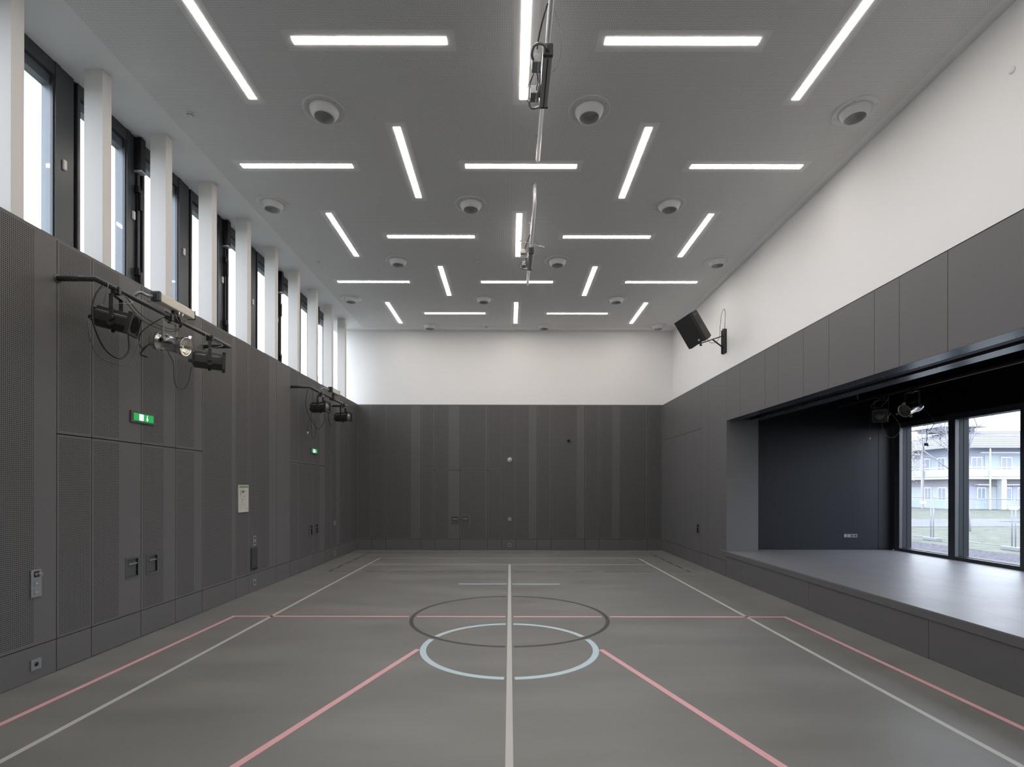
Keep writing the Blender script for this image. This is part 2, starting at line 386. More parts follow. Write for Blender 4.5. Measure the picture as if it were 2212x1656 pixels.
def handle_plate(parent, f, u0, u1, lever=True, z0=.815, z1=1.097, flip=False):
    """recessed pull in a door leaf: frame, tray and lever"""
    mb = MB(); bw = .03; e = -.006; dpt = .017
    for a, b, c, d in ((u0,u0+bw,z0,z1),(u1-bw,u1,z0,z1),(u0+bw,u1-bw,z0,z0+bw),(u0+bw,u1-bw,z1-bw,z1)):
        P = [f(a,c,e), f(b,c,e), f(b,d,e), f(a,d,e)]; mb.face(P)
    a, b, c, d = u0, u1, z0, z1
    for (p, q) in (((a,c),(b,c)),((b,c),(b,d)),((b,d),(a,d)),((a,d),(a,c))): mb.face([f(*p,e), f(*q,e), f(*q,.0), f(*p,.0)])
    a, b, c, d = u0+bw, u1-bw, z0+bw, z1-bw
    for (p, q) in (((a,c),(b,c)),((b,c),(b,d)),((b,d),(a,d)),((a,d),(a,c))): mb.face([f(*p,e), f(*q,e), f(*q,dpt), f(*p,dpt)], 1)
    mb.face([f(a,c,dpt), f(b,c,dpt), f(b,d,dpt), f(a,d,dpt)], 2)
    pl = mb.build('handle_recess', [M['hplate'], M['bakelite'], M['hplate']], parent)
    if lever:
        mb = MB(); zz = z1-.088; w = b-a
        h0 = f(b-.03 if not flip else a+.03, zz, .012); h1 = f(b-.03 if not flip else a+.03, zz, -.010)
        mb.cyl(h0, h1, .008, 12)
        e0 = Vector(f(b-.022 if not flip else a+.022, zz, -.010)); e1 = Vector(f(a+.02 if not flip else b-.02, zz-.002, -.010))
        ax = (e1-e0).normalized(); up = Vector((0,0,1)); nn = ax.cross(up)
        mb.obox((e0+e1)/2, (ax, up, nn), ((e1-e0).length/2, .011, .005))
        mb.build('handle', M['steel'], parent, bevel=.003)
    return pl
def door(name, D, f, cols, label, loc, zd=ZD, cut=None):
    t = sempty(name, loc, label, 'door')
    for i in range(len(D)-1):
        mb = MB()
        for a, b, p in cols:
            if D[i]-.01 <= a and b <= D[i+1]+.01:
                mb.clad(f, a+G, b-G, ZBB+G, zd-G*1.3, p, cut=cut); mb.clad(f, a+G, b-G, .008, ZBB-G)
        mb.face([f(D[i]+G,.008,.0185), f(D[i+1]-G,.008,.0185), f(D[i+1]-G,zd-.01,.0185), f(D[i]+G,zd-.01,.0185)], 2)
        lf = mb.build('door_leaf', [M['clad'], M['perf'], M['joint']], t)
        t['leaf%d' % i] = lf.name
    return t, [c for c in t.children]
for k, D in enumerate(doorsL):
    t, lf = door('door_%d' % (k+1), D, fL, colsL, ('nearer' if k == 0 else 'farther')+' flush double door in the left panel wall', (XL, D[1], 0), cut=[(D[1]+q+.03, D[1]+r-.03, .845, 1.067) for q, r in ((-.281,-.034),(.095,.335))])
    m = D[1]
    handle_plate(lf[0], fL, m-.281, m-.034); handle_plate(lf[1], fL, m+.095, m+.335)

# ------------------------------------------------------------------ back wall
kx = .015014
E_ = [772,803,833.4,909.5,939.5,993.3,1053.2,1083.4,1114.3,1160.5,1190.4,1263.4,1293.9,1340,1399.1,1430.2]
Pf = [0,0,888.6,0,969,1049.5,0,0,1143,0,1246,0,1322.5,1396,0]
X_ = [(e-1101)*kx for e in E_]; X_[0] = XL+.005; X_[-1] = XR-.005
colsB = []
for i in range(len(X_)-1):
    a, b = X_[i], X_[i+1]; pe = (Pf[i]-1101)*kx if Pf[i] else b-.03
    colsB.append((a, b, (a+.03, pe)))
fB = lambda u, z, d: (u, YB+d, z)
D4 = (X_[3], X_[5], X_[7])
wb = sempty('wall_back', (0,YB,0), 'back wall, white above and dark perforated panels below', 'wall')
for a, b, p in colsB:
    z0 = ZD if indoor(a, b, [D4]) else ZBB
    mb = MB(); mb.clad(fB, a+G, b-G, z0+G, ZP, p); mb.build('wall_panel', [M['clad'], M['perf']], wb)
mb = MB(); mb.box(XL, XR, YB+.019, YB+.03, 0, ZP-.01); mb.build('backing', M['joint'], wb)
mb = MB(); mb.box(-5.75, 5.5, YB+.031, YB+.25, -.1, ZC); mb.build('upper_wall', M['white'], wb)
mb = MB()
for a, b, p in colsB:
    if not indoor(a, b, [D4]): mb.clad(fB, a+G, b-G, .004, ZBB-G)
struct(mb.build('baseboard_back', M['clad']), 'dark grey plinth panels along the back wall', 'baseboard')
t, lf = door('door_3', D4, fB, colsB, 'flush double door in the back panel wall', (D4[1], YB, 0), cut=[(-1.86,-1.68,.845,1.067),(-1.525,-1.345,.845,1.067)])
handle_plate(lf[0], fB, -1.89, -1.65); handle_plate(lf[1], fB, -1.555, -1.315, flip=True)
mb = MB(); mb.face([fB(p,q,-.003) for p, q in ((-1.312,.79),(-1.27,.79),(-1.27,1.125),(-1.312,1.125))])
mb.build('handle_backplate', M['clad'], lf[1])

# ------------------------------------------------------------------ right wall
wr = sempty('wall_right', (XR,0,0), 'right wall, white above smooth grey panels around the stage opening', 'wall')
fR = lambda u, z, d: (XR+d, u, z)
YO = 11.655; YO0 = .6; ZH = 3.555; ZS = .578
seamR = [16.585,15.47,15.04,14.34,13.19,12.73,YO,10.96,9.90,9.43,8.61,7.925,6.935,6.49,5.773,4.75,4.1,3.2,2.5,1.5,YO0,-.3,YR]
for a, b in zip(seamR[1:], seamR[:-1]):
    z0 = 3.55 if a >= 13.18 else (ZBB if a >= YO-.01 else (ZH if a >= YO0-.01 else 0))
    mb = MB(); mb.clad(fR, a+G*.8, b-G*.8, z0+(G if z0 != ZH else 0), 4.70); mb.build('wall_panel', M['clad'], wr)
mb = MB()
mb.box(XR+.019, XW+.2, YO+.33, YB+.03, 0, 4.69); mb.box(XR+.019, XR+.03, YO+.02, YO+.33, 0, 4.69); mb.box(XR+.03, XW+.2, YO+.02, YO+.33, ZH+.03, 4.69); mb.box(XR+.019, 5.3, YO0, YO, ZH+.04, 4.69); mb.box(XR+.019, XW+.2, YR, YO0, 0, 4.69)
mb.build('backing', M['joint'], wr)
mb = MB(); mb.box(XR, XW+.01, YR, YB+.03, 4.69, 4.70); mb.build('ledge', M['clad'], wr)
mb = MB(); mb.box(XW, XW+.2, YR, YB+.2, 4.70, ZC); mb.build('upper_wall', M['white'], wr)
mb = MB(); mb.box(XR+.031, 5.664, YO+.001, 11.97, 0, ZH+.03); mb.box(XR+.002, XR+.031, YO+.001, YO+.02, 0, ZH+.03); mb.build('jamb', M['clad'], wr)
mb = MB(); mb.lathe((XW,5.40,6.42), (-1,0,0), [(0,0),(.035,0),(.035,.006),(0,.007)], 24); mb.build('blanking_cover', M['white'], wr)
mb = MB()
for a, b in ((YO+.03,12.73),(12.73,13.19)): mb.clad(fR, a+G, b-G, .004, ZBB-G)
struct(mb.build('baseboard_right', M['clad']), 'dark grey plinth panels along the right wall', 'baseboard')
t = sempty('door_4', (XR,14.9,0), 'tall flush storage door in the right wall beside the back corner', 'door')
mb = MB()
for a, b in ((13.19,14.34),(14.34,15.04),(15.04,15.47),(15.47,16.585)): mb.clad(fR, a+.002, b-.002, ZBB+G, 3.55-G, cut=[(13.33,13.47,.85,1.05)])
mb.clad(fR, 13.19+G, 16.585, .004, ZBB-G)
lf = mb.build('door_leaf', M['clad'], t)
handle_plate(lf, fR, 13.30, 13.50, True, .82, 1.08)
# wall behind the camera
mb = MB(); mb.box(-5.75, 5.5, YR-.15, YR, -.1, ZC, 0)
wrr = struct(mb.build('wall_front', M['white']), 'white wall behind the camera', 'wall')
mb = MB(); mb.box(XL, XR, YR, YR+.03, .004, ZP); mb.build('wall_panel', M['clad'], wrr)

# ------------------------------------------------------------------ clerestory windows and fins
XG = -5.50
kk = 0
for k in range(-6, 9):
    yc = 6.33+1.149*k           # mullion centre at far side of bay k
    ya, yb = yc-1.149+.18, yc-.18
    kk += 1
    w = sempty('window_%d' % kk, (XG, (ya+yb)/2, ZP), 'tall clerestory window bay with dark frame, number %d from behind the camera' % kk, 'window')
    mb = MB()
    mb.box(-5.53, -5.475, ya-.002, yb+.002, 6.955, ZC)              # head
    mb.box(-5.53, -5.475, ya-.002, yb+.002, ZP+.004, 4.80)          # bottom rail
    mb.box(-5.53, -5.465, yb, yb+.07, ZP+.004, ZC)                  # stile
    mb.box(-5.53, -5.475, yb+.07, yb+.265, ZP+.004, ZC)             # post
    mb.box(-5.53, -5.475, yb+.325, yb+.36, ZP+.004, ZC)
    mb.box(-5.53, -5.50, yb+.265, yb+.325, ZP+.004, ZC, 1)          # groove
    mb.box(-5.515, -5.485, ya+.0, ya+.018, 4.80, 6.955); mb.box(-5.515, -5.485, yb-.018, yb, 4.80, 6.955)
    mb.build('window_frame', [M['frame'], M['joint']], w)
    mb = MB(); mb.box(-5.64, -5.531, yb-.0, yb+.36, ZP-.1, ZC); mb.box(-5.64, -5.531, ya-.0, yb, 6.84, ZC); mb.box(-5.66, -5.531, ya, yb, ZP-.1, ZP+.03); mb.build('outer_reveal', M['frameout'], w)
    mb = MB(); mb.box(-5.503, -5.499, ya+.018, yb-.018, 4.80, 6.955); mb.build('glass_pane', M['glass'], w)
    if k >= -1:
        mb = MB(); mb.box(-5.475, -5.445, yb+.098, yb+.142, 5.89, 6.01); mb.build('contact_sensor', M['sensor'], w, bevel=.008)
    if k >= 0 and k % 2 == 1:
        mb = MB(); mb.box(-5.475, -5.37, yb+.14, yb+.24, 6.62, 7.10); mb.box(-5.475, -5.44, yb+.17, yb+.20, ZP+.02, 6.62)
        for z in (6.3, 5.1): mb.box(-5.475, -5.40, yb+.145, yb+.175, z, z+.1); mb.box(-5.44, -5.40, yb+.18, yb+.23, z-.24, z+.06)
        mb.build('window_actuator', M['bakelite'], w, bevel=.004)
        mb = MB(); mb.box(-5.475, -5.36, yb+.14, yb+.24, 6.595, 6.62); mb.build('actuator_bracket', M['alu'], w)
ordn = ('first','second','third','fourth','fifth','sixth','seventh','eighth','ninth','tenth')
pf = None
for k in range(-5, 10):
    y0 = 5.10+1.1487*k
    lab = 'white rectangular upright fin before the clerestory windows, ' + (('%s visible from the camera' % ordn[k]) if k >= 0 else 'out of frame, %s behind the first visible' % ordn[-k-1])
    if pf is None:
        mb = MB(); mb.box(-.113, .113, 0, .14, 0, ZC-ZP-.004); pf = mb.build('window_fin', M['fin'], None, (0,0,0)); pf.location = (-5.093, y0, ZP+.004); tag(pf, lab, 'column', 'white fins before the clerestory windows')
    else:
        c = pf.copy(); COL.objects.link(c); c.location = (-5.093, y0, ZP+.004); c['label'] = lab

# ------------------------------------------------------------------ stage
st = thing('stage_platform', 'raised grey stage platform with glossy deck under the wall opening', 'stage', (XR, YO0, 0))
mb = MB(); mb.box(4.925, 8.95, YO0, 11.97, ZS-.02, ZS); deck = mb.build('deck', M['deck'], st)
mb = MB(); ys = [YO0,3.6,4.8,6.03,7.24,8.45,10.87,YO]
fS = lambda u, z, d: (4.925+d, u, z)
for a, b in zip(ys[:-1], ys[1:]): mb.clad(fS, a+(.001 if b < YO else .001), b-.001, .468, ZS-.021)
mb.build('edge_fascia', M['clad'], st)
for a, b in zip((YO0,2.0,4.0,6.03,8.45,10.87), (2.0,4.0,6.03,8.45,10.87,YO)):
    mb = MB(); mb.clad(fR, a+.003, b-.003, .004, .461); mb.build('front_panel', M['clad'], st)
mb = MB(); mb.box(XR+.02, 8.95, YO0, 11.97, 0, ZS-.021); mb.build('substructure', M['joint'], st)
# stage shell
def blackbox(name, lab, boxes, mat='bblack', seams=None):
    mb = MB()
    for b in boxes: mb.box(*b)
    return struct(mb.build(name, M[mat]), lab, 'wall' if 'wall' in name else 'ceiling')
blackbox('wall_stage_end', 'black wall closing the far end of the stage', [(5.1,9.3,11.97,12.15,ZS,4.65),(8.63,8.95,11.964,11.97,ZS,4.6)])
blackbox('wall_stage_near', 'black wall closing the near end of the stage', [(5.1,9.3,YO0-.18,YO0,0,4.65)])
blackbox('wall_stage_upper', 'black bulkhead over the stage windows', [(8.95,9.23,YO0,11.97,3.515,4.6)])
blackbox('ceiling_stage', 'black ceiling over the stage', [(5.3,9.35,YO0-.1,12.1,4.6,4.75)])
tk = thing('partition_track', 'dark metal double ceiling track under the header of the stage opening', 'track', (5.3,6,ZH))
mb = MB(); mb.box(4.95, 5.22, YO0, YO, ZH, ZH+.03); mb.build('front_rail', M['track'], tk)
mb = MB(); mb.box(5.47, 5.72, YO0, YO, ZH, ZH+.03); mb.box(5.66, 5.72, YO0, YO, ZH+.03, 4.6); mb.build('rear_rail', M['track'], tk)
mb = MB(); mb.box(5.20, 5.49, YO0, YO, ZH+.05, ZH+.08); mb.box(5.205, 5.22, YO0, YO, ZH+.03, ZH+.05); mb.box(5.47, 5.485, YO0, YO, ZH+.03, ZH+.05); mb.box(5.3,5.4,YO0,YO,ZH+.02,ZH+.05); mb.build('slot', M['bblack'], tk)
mb = MB()
y = .9
while y < YO: mb.lathe((5.185,y,ZH), (0,0,-1), [(0,0),(.006,0),(.004,.003),(0,.003)], 8); mb.lathe((5.505,y+.12,ZH), (0,0,-1), [(0,0),(.006,0),(.004,.003),(0,.003)], 8); y += .62
mb.build('rail_screws', M['alu'], tk)
# stage windows
mY = [11.75]
edges = [(11.75, 10.44)]
while edges[-1][1]-.16-1.31 > YO0: edges.append((edges[-1][1]-.16, edges[-1][1]-.16-1.31))
nwin = kk
for i, (yh, yl) in enumerate(edges):
    nwin += 1
    w = sempty('window_%d' % nwin, (8.95, (yh+yl)/2, ZS), 'tall dark framed stage window, number %d from the far end' % (i+1), 'window')
    mb = MB(); top = yh+(.15 if i == 0 else .16)
    mb.box(8.95, 9.015, yh, top, ZS, 3.515)                     # mullion
    mb.box(8.95, 9.015, yl, yh, ZS, .645); mb.box(8.95, 9.015, yl, yh, 3.40, 3.515)
    mb.box(9.015, 9.019, yh-.002, top, .645, 3.40, 1)
    if i == len(edges)-1: mb.box(8.95, 9.23, YO0, yl, ZS, 3.515)
    mb.build('window_frame', [M['frame'], M['track']], w)
    mb = MB(); mb.box(9.03, 9.115, yh, top, ZS, 3.515); mb.box(9.125, 9.23, yh, top, ZS, 3.515); mb.box(9.115, 9.125, yh+.02, top-.02, ZS, 3.515, 1)
    mb.box(9.03, 9.26, yl, yh, ZS-.1, .655); mb.box(9.03, 9.23, yl, yh, 3.41, 3.515); mb.build('outer_frame', [M['framestage'], M['joint']], w)
    mb = MB(); mb.box(9.019, 9.023, yl, yh, .645, 3.40); mb.build('glass_pane', M['glass'], w)
# bar above the stage with luminaires
tb = thing('stage_lighting_bar', 'dim black pipe hung under the stage ceiling', 'lighting bar', (7.0,6,3.74))
mb = MB(); mb.cyl((7.0,1.2,3.76), (7.0,10.9,3.76), .03); mb.build('pipe', M['blackmetal'], tb)  # black material paints in the dimness above the stage
for y in (2.5, 6.3, 10.3): mb = MB(); mb.cyl((7.0,y,3.78), (7.0,y,4.6), .012); mb.build('hanger', M['blackmetal'], tb)

# ------------------------------------------------------------------ small wall things
def pix(u, v, Y):                       # point of the room seen at a measured place of the survey photo, at depth Y
    return Vector(((u-1101)*Y/1105, Y, 2-(v-1054.5)*Y/1105))
def wallplate(f, uc, z0, z1, hw, items, label, loc, cat='socket', name='wall_socket', th=.014, group=None):
    """items: list of (kind, z) - round socket, switch, rj"""
    t = thing(name, label, cat, loc, group)
    def B(mb, u0, u1, za, zb, d0, d1, m=0):
        P = [Vector(f(u, z, d)) for u in (u0, u1) for z in (za, zb) for d in (d0, d1)]
        c = sum(P, Vector())/8; ax = [(P[4]-P[0]), (P[2]-P[0]), (P[1]-P[0])]
        mb.obox(c, [a.normalized() for a in ax], [a.length/2 for a in ax], m)
    mb = MB(); B(mb, uc-hw, uc+hw, z0, z1, 0, -th); mb.build('plate', M['plate'], t, bevel=.002)
    for kind, z in items:
        if kind == 'round':
            mb = MB(); B(mb, uc-.027, uc+.027, z-.027, z+.027, -th, -th-.001); ins = mb.build('insert', M['insert'], t)
            n = (Vector(f(0,0,-1))-Vector(f(0,0,0))).normalized()
            mb = MB(); mb.lathe(Vector(f(uc, z, -th-.0012)), n, [(0,0),(.02,0),(.021,.0012),(0,.0012)], 24); mb.build('socket_hole', M['bakelite'], t)
        if kind == 'switch':
            mb = MB(); B(mb, uc-.027, uc+.027, z-.027, z+.027, -th, -th-.004); mb.build('rocker', M['plate'], t, bevel=.001)
            mb = MB(); B(mb, uc-.01, uc+.01, z-.003, z+.002, -th-.004, -th-.006); mb.build('rocker_mark', M['sensor'], t)
        if kind == 'key':
            mb = MB(); B(mb, uc-.03, uc+.032, z-.03, z+.03, -th, -th-.0012); mb.build('insert', M['bakelite'], t)
            n = (Vector(f(0,0,-1))-Vector(f(0,0,0))).normalized()
            mb = MB(); mb.cyl(Vector(f(uc-.012, z, -th-.001)), Vector(f(uc-.012, z, -th-.012)), .014, 18); mb.cyl(Vector(f(uc+.013, z, -th-.001)), Vector(f(uc+.013, z, -th-.04)), .017, 20); mb.build('key_knob', M['steel'], t)
    return t
k = wallplate(fL, 5.325, .862, 1.146, .060, [('key',1.10),('switch',1.005),('switch',.915)], 'tall grey wall plate with a key knob and two switches, nearest the camera', (XL,5.325,1.0), 'switch', 'switch_plate')
wallplate(fL, 5.325, .107, .218, .058, [('round',.165)], 'grey socket in the left plinth nearest the camera', (XL,5.325,.16), group='plinth sockets')
wallplate(fL, 9.883, .885, 1.08, .055, [('round',1.035),('round',.935)], 'tall grey double socket plate above the black flap on the left wall', (XL,9.88,.98), group=None)
wallplate(fL, 9.883, .113, .238, .058, [('round',.175)], 'grey socket in the left plinth below the black flap', (XL,9.88,.17), group='plinth sockets')
wallplate(fL, 14.41, .955, 1.085, .06, [('switch',1.02)], 'grey switch on the left wall near the back corner', (XL,14.41,1.02), 'switch', 'wall_switch')
wallplate(fL, 14.41, .11, .235, .06, [('round',.172)], 'grey socket in the left plinth near the back corner', (XL,14.41,.17), group='plinth sockets')
wallplate(fB, 0, .945, 1.065, .06, [('switch',1.005)], 'grey switch at mid height on the back wall', (0,YB,1.0), 'switch', 'wall_switch')
wallplate(fB, .0, .10, .22, .06, [('round',.16)], 'grey socket low in the back wall plinth', (0,YB,.16), group='plinth sockets')
fE = lambda u, z, d: (u, 11.97+d, z)
for i, (x, kd) in enumerate(((7.85,'switch'),(7.93,'switch'),(8.01,'round'),(8.09,'round'))):
    wallplate(fE, x, .868, .946, .037, [(kd,.907)], ('leftmost','second','third','rightmost')[i]+' of four small wall plates in a row on the black stage end wall', (x,11.97,.9), 'socket', 'stage_socket', .01, 'four stage wall plates')
# black cable flap
t = thing('cable_flap', 'flat black rectangular flap on the left wall above the plinth', 'wall box', (XL, 9.865, .64))
mb = MB(); mb.box(XL, XL+.02, 9.75, 9.985, .43, .857); mb.build('housing', M['darkgrey'], t, bevel=.004)
mb = MB(); mb.box(XL+.02, XL+.026, 9.765, 9.97, .47, .845); mb.build('lid', M['darkgrey'], t, bevel=.003)
mb = MB(); mb.box(XL+.02, XL+.03, 9.80, 9.935, .44, .458); mb.build('grip', M['bakelite'], t)
# alarm sounder on back wall
t = thing('alarm_sounder', 'round white alarm sounder high on the back wall', 'alarm', (0,YB,2.93))
mb = MB(); mb.lathe((0,YB,2.93), (0,-1,0), [(0,0),(.072,0),(.075,.02),(.07,.035),(.056,.04),(.054,.03),(0,.03)], 36); mb.build('housing', M['sensor'], t)
mb = MB(); mb.lathe((0,YB-.03,2.93), (0,-1,0), [(0.038,0),(.036,.02),(.025,.038),(.01,.046),(0,.047)], 28); mb.build('dome', M['sensor'], t)
mb = MB(); mb.lathe((0,YB-.0305,2.93), (0,-1,0), [(0.052,0),(.052,.001),(.039,.001)], 28, 0, False); mb.build('recess_ring', M['insert'], t)
t = thing('wall_hook', 'tiny black bracket on the back wall right of the sounder', 'bracket', (1.9,YB,3.57))
mb = MB(); mb.box(1.855,1.945,YB-.10,YB,3.555,3.575); mb.box(1.88,1.92,YB-.012,YB,3.50,3.60); mb.build('arm', M['bakelite'], t, bevel=.003)
mb = MB(); mb.lathe((1.9,YB-.09,3.553), (0,0,-1), [(0,0),(.02,0),(.016,.012),(0,.012)], 14); mb.build('tip', M['bakelite'], t)

# ------------------------------------------------------------------ text helper
def text_mesh(body, size, origin, ux, uz, mat, parent, name, depth=.0008, width=None):
    cu = bpy.data.curves.new('t', 'FONT'); cu.body = body; cu.size = size; cu.extrude = depth; cu.resolution_u = 2
    ob = bpy.data.objects.new('t', cu); COL.objects.link(ob)
    dg = bpy.context.evaluated_depsgraph_get(); me = bpy.data.meshes.new_from_object(ob.evaluated_get(dg))
    bpy.data.objects.remove(ob); bpy.data.curves.remove(cu)
    ux = Vector(ux).normalized(); uz = Vector(uz).normalized(); n = ux.cross(uz)
    xs = [v.co.x for v in me.vertices]; k = 1
    if width and max(xs) > 0: k = width/(max(xs)-min(xs))
    L = Vector(parent['_o'])
    for v in me.vertices: v.co = Vector(origin)+ux*v.co.x*k+uz*v.co.y+n*v.co.z-L
    me.name = name; me.materials.clear(); me.materials.append(mat)
    o = bpy.data.objects.new(name, me); COL.objects.link(o); o.parent = parent; o['_o'] = list(L); return o

# exit signs
def exit_sign(y0, y1, z0, z1, label):
    t = thing('exit_sign', label, 'exit sign', (XL, (y0+y1)/2, (z0+z1)/2), 'emergency exit signs')
    X = XL+.022
    mb = MB(); mb.box(XL, X, y0, y1, z0, z1); mb.build('housing', M['hplate'], t, bevel=.003)
    w = y1-y0; h = z1-z0; ga, gb, gc, gd = y0+.10*w, y1-.08*w, z0+.17*h, z1-.17*h
    mb = MB(); mb.box(X, X+.002, ga, gb, gc, gd); f = mb.build('sign_face', M['exitgreen'], t)
    X += .0025
    # white door with a running figure, down arrow
    a = ga+.27*(gb-ga); b = ga+.47*(gb-ga); H = gd-gc
    mb = MB(); mb.box(X, X+.001, a, b, gc+.10*H, gd-.10*H); mb.build('door_symbol', M['exitwhite'], f)
    mb = MB(); c = (a+b)/2; X2 = X+.0015
    def seg(p, q, w_):
        p = Vector((X2, c+p[0]*H, gc+p[1]*H)); q = Vector((X2, c+q[0]*H, gc+q[1]*H)); d = (q-p).normalized(); n = d.cross(Vector((1,0,0)))*w_*H/2
        mb.face([p-n, p+n, q+n, q-n])
    seg((.12,.66),(-.05,.42),.10); seg((-.05,.42),(.08,.30),.07); seg((.08,.30),(.05,.14),.06); seg((-.05,.42),(-.15,.26),.07); seg((-.15,.26),(-.28,.26),.05); seg((.1,.62),(.22,.5),.05); seg((.08,.62),(-.12,.62),.05)
    mb.face([(X2, c+.17*H+.06*H*math.cos(q), gc+.78*H+.06*H*math.sin(q)) for q in [i*math.pi/5 for i in range(10)]])
    mb.build('running_figure', M['exitgreen'], f)
    mb = MB(); c = ga+.67*(gb-ga); s = H
    P = [(-.045,.88),(.045,.88),(.045,.36),(.12,.46),(.17,.42),(.0,.08),(-.17,.42),(-.12,.46),(-.045,.36)]
    mb.face([(X, c+p*s, gc+q*s) for p, q in P]); mb.build('arrow_symbol', M['exitwhite'], f)
    mb = MB(); mb.box(X-.002, X-.0012, y0+.03*w, y0+.14*w, z0+.06*h, z0+.14*h); mb.build('red_mark', M['red'], t)
    return t
exit_sign(6.642, 7.091, 2.861, 3.011, 'lit green exit sign with down arrow over the nearer left door')
exit_sign(12.67, 13.09, 2.857, 3.007, 'lit green exit sign with down arrow over the farther left door')

# escape plan
t = thing('escape_plan', 'white framed escape route plan with green header on the left wall', 'sign', (XL, 9.465, 1.8))
y0, y1, z0, z1 = 9.285, 9.645, 1.553, 2.055; X = XL+.016
mb = MB(); mb.box(XL, X, y0, y1, z0, z1); mb.build('board', M['paper'], t, bevel=.002)
X += .0006
def R_(mb, a, b, c, d, x=None):
    x = X if x is None else x
    mb.face([(x, y0+a*(y1-y0), z1-c*(z1-z0)), (x, y0+b*(y1-y0), z1-c*(z1-z0)), (x, y0+b*(y1-y0), z1-d*(z1-z0)), (x, y0+a*(y1-y0), z1-d*(z1-z0))])
mb = MB(); R_(mb, .06, .95, .035, .10); hd = mb.build('header_band', M['green'], t)
text_mesh('FLUCHT- UND RETTUNGSPLAN', .026, (X+.001, y0+.09*(y1-y0), z1-.083*(z1-z0)), (0,1,0), (0,0,1), M['paper'], hd, 'header_text', .0002, .80*(y1-y0))
mb = MB()
for a, b, c, d in ((.15,.17,.12,.48),(.15,.74,.475,.48),(.73,.74,.19,.48),(.22,.35,.19,.2),(.57,.76,.19,.2),(.56,.58,.28,.47),(.36,.38,.12,.19),(.5,.515,.12,.25),(.2,.23,.2,.34),(.25,.45,.27,.275),(.28,.35,.405,.43),(.28,.33,.31,.34),(.62,.68,.23,.245),(.06,.73,.5,.503),(.725,.73,.5,.96),(.06,.73,.70,.703),(.395,.40,.71,.95),(.78,.88,.36,.37),
   (.3,.47,.53,.55),(.36,.44,.54,.57),(.28,.32,.59,.64),(.3,.46,.65,.66),(.08,.33,.715,.725),(.45,.66,.715,.725),(.15,.28,.76,.765),(.18,.3,.79,.80),(.2,.3,.83,.835),(.1,.27,.87,.875),(.5,.6,.77,.775),(.55,.65,.8,.805),(.5,.62,.85,.855),(.78,.9,.57,.575),(.78,.9,.62,.625),(.8,.9,.68,.685),(.78,.9,.85,.86),(.78,.88,.88,.89),(.8,.9,.92,.93)): R_(mb, a, b, c, d)
mb.build('plan_drawing', M['ink'], t)
mb = MB()
for a, b, c, d in ((.2,.55,.22,.27),(.36,.55,.205,.29),(.08,.14,.31,.33),(.3,.5,.29,.31)): R_(mb, a, b, c, d, X-.0002)
mb.build('green_route', pbsdf('pale_green', (.33,.42,.34), .5), t)
mb = MB()
for a, b, c, d in ((.19,.25,.34,.37),(.49,.57,.40,.43),(.76,.79,.53,.55),(.15,.2,.9,.91)): R_(mb, a, b, c, d)
mb.build('red_symbols', M['red'], t)

# ------------------------------------------------------------------ stage lighting on bars
UP = Vector((0,0,1))
def bez(P, n=14):
    """smooth curve through points"""
    P = [Vector(p) for p in P]; out = []
    Q = [P[0]*2-P[1]]+P+[P[-1]*2-P[-2]]
    for i in range(1, len(Q)-2):
        a, b, c, d = Q[i-1:i+3]
        for k in range(n):
            t = k/n; out.append(.5*((2*b)+(c-a)*t+(2*a-5*b+4*c-d)*t*t+(3*b-a-3*c+d)*t**3))
    out.append(P[-1]); return out
def cable(parent, pts, r, mat, name='power_cable', label=None):
    mb = MB(); mb.tube(bez(pts), r, 6); o = mb.build(name, mat, parent)
    if label: o['label'] = label
    return o
def bar(name, y0, y1, label):
    t = thing(name, label, 'lighting bar', (XL, y0, 4.28)); x1, z, r = -4.528, 4.28, .03
    mb = MB(); mb.tube([(XL,y0,z),(x1,y0,z),(x1,y1,z),(XL,y1,z)], r, 20); mb.build('pipe', M['tube'], t)
    for y in (y0, y1):
        mb = MB(); mb.lathe((XL,y,z), (1,0,0), [(0,0),(.045,0),(.045,.006),(.031,.008)], 24); mb.build('wall_flange', M['tube'], t)
    return t
bar('wall_lighting_bar', 5.58, 8.25, 'grey tubular bar standing off the left wall nearest the camera')
bar('wall_lighting_bar', 11.53, 14.2, 'grey tubular bar standing off the left wall at its far end')

def clampset(t, p, d, mat='blackmetal', h=.07):
    """hook clamp hanging from a bar at p (bar axis = y)"""
    mb = MB(); mb.obox(p+Vector((0,0,-.02)), ((1,0,0),(0,1,0),(0,0,1)), (.05,.02,.045)); mb.obox(p+Vector((0,0,-h)), ((1,0,0),(0,1,0),(0,0,1)), (.018,.016,.025)); mb.build('clamp', M[mat], t, bevel=.006)
    mb = MB(); mb.cyl(p+Vector((.03,-.055,-.05)), p+Vector((.03,.0,-.05)), .008, 10); mb.cyl(p+Vector((.03,-.07,-.05)), p+Vector((.03,-.055,-.05)), .016, 8); mb.build('clamp_screw', M[mat], t)
def frame3(az, tilt):
    a, b = math.radians(az), math.radians(tilt)
    d = Vector((math.cos(a)*math.cos(b), math.sin(a)*math.cos(b), -math.sin(b))); s = Vector((-math.sin(a), math.cos(a), 0)); u = s.cross(d)*-1
    if u.z < 0: u = -u
    return d, s, u
def yoke(t, c, s, top, w, hw, mat, th=.005):
    mb = MB(); zt = top.z
    for k in (-1, 1):
        a = c+s*k*w; b = Vector((top.x+s.x*k*w, top.y+s.y*k*w, zt))
        d = (b-a).normalized(); n = s; q = d.cross(n)
        mb.obox((a+b)/2, (d, n, q), ((b-a).length/2, th/2, hw))
    a = top-s*w; b = top+s*w
    mb.obox(top, (s, s.cross(UP), UP), (w+th/2, hw, th/2))
    return mb.build('yoke', M[mat], t, bevel=.002)
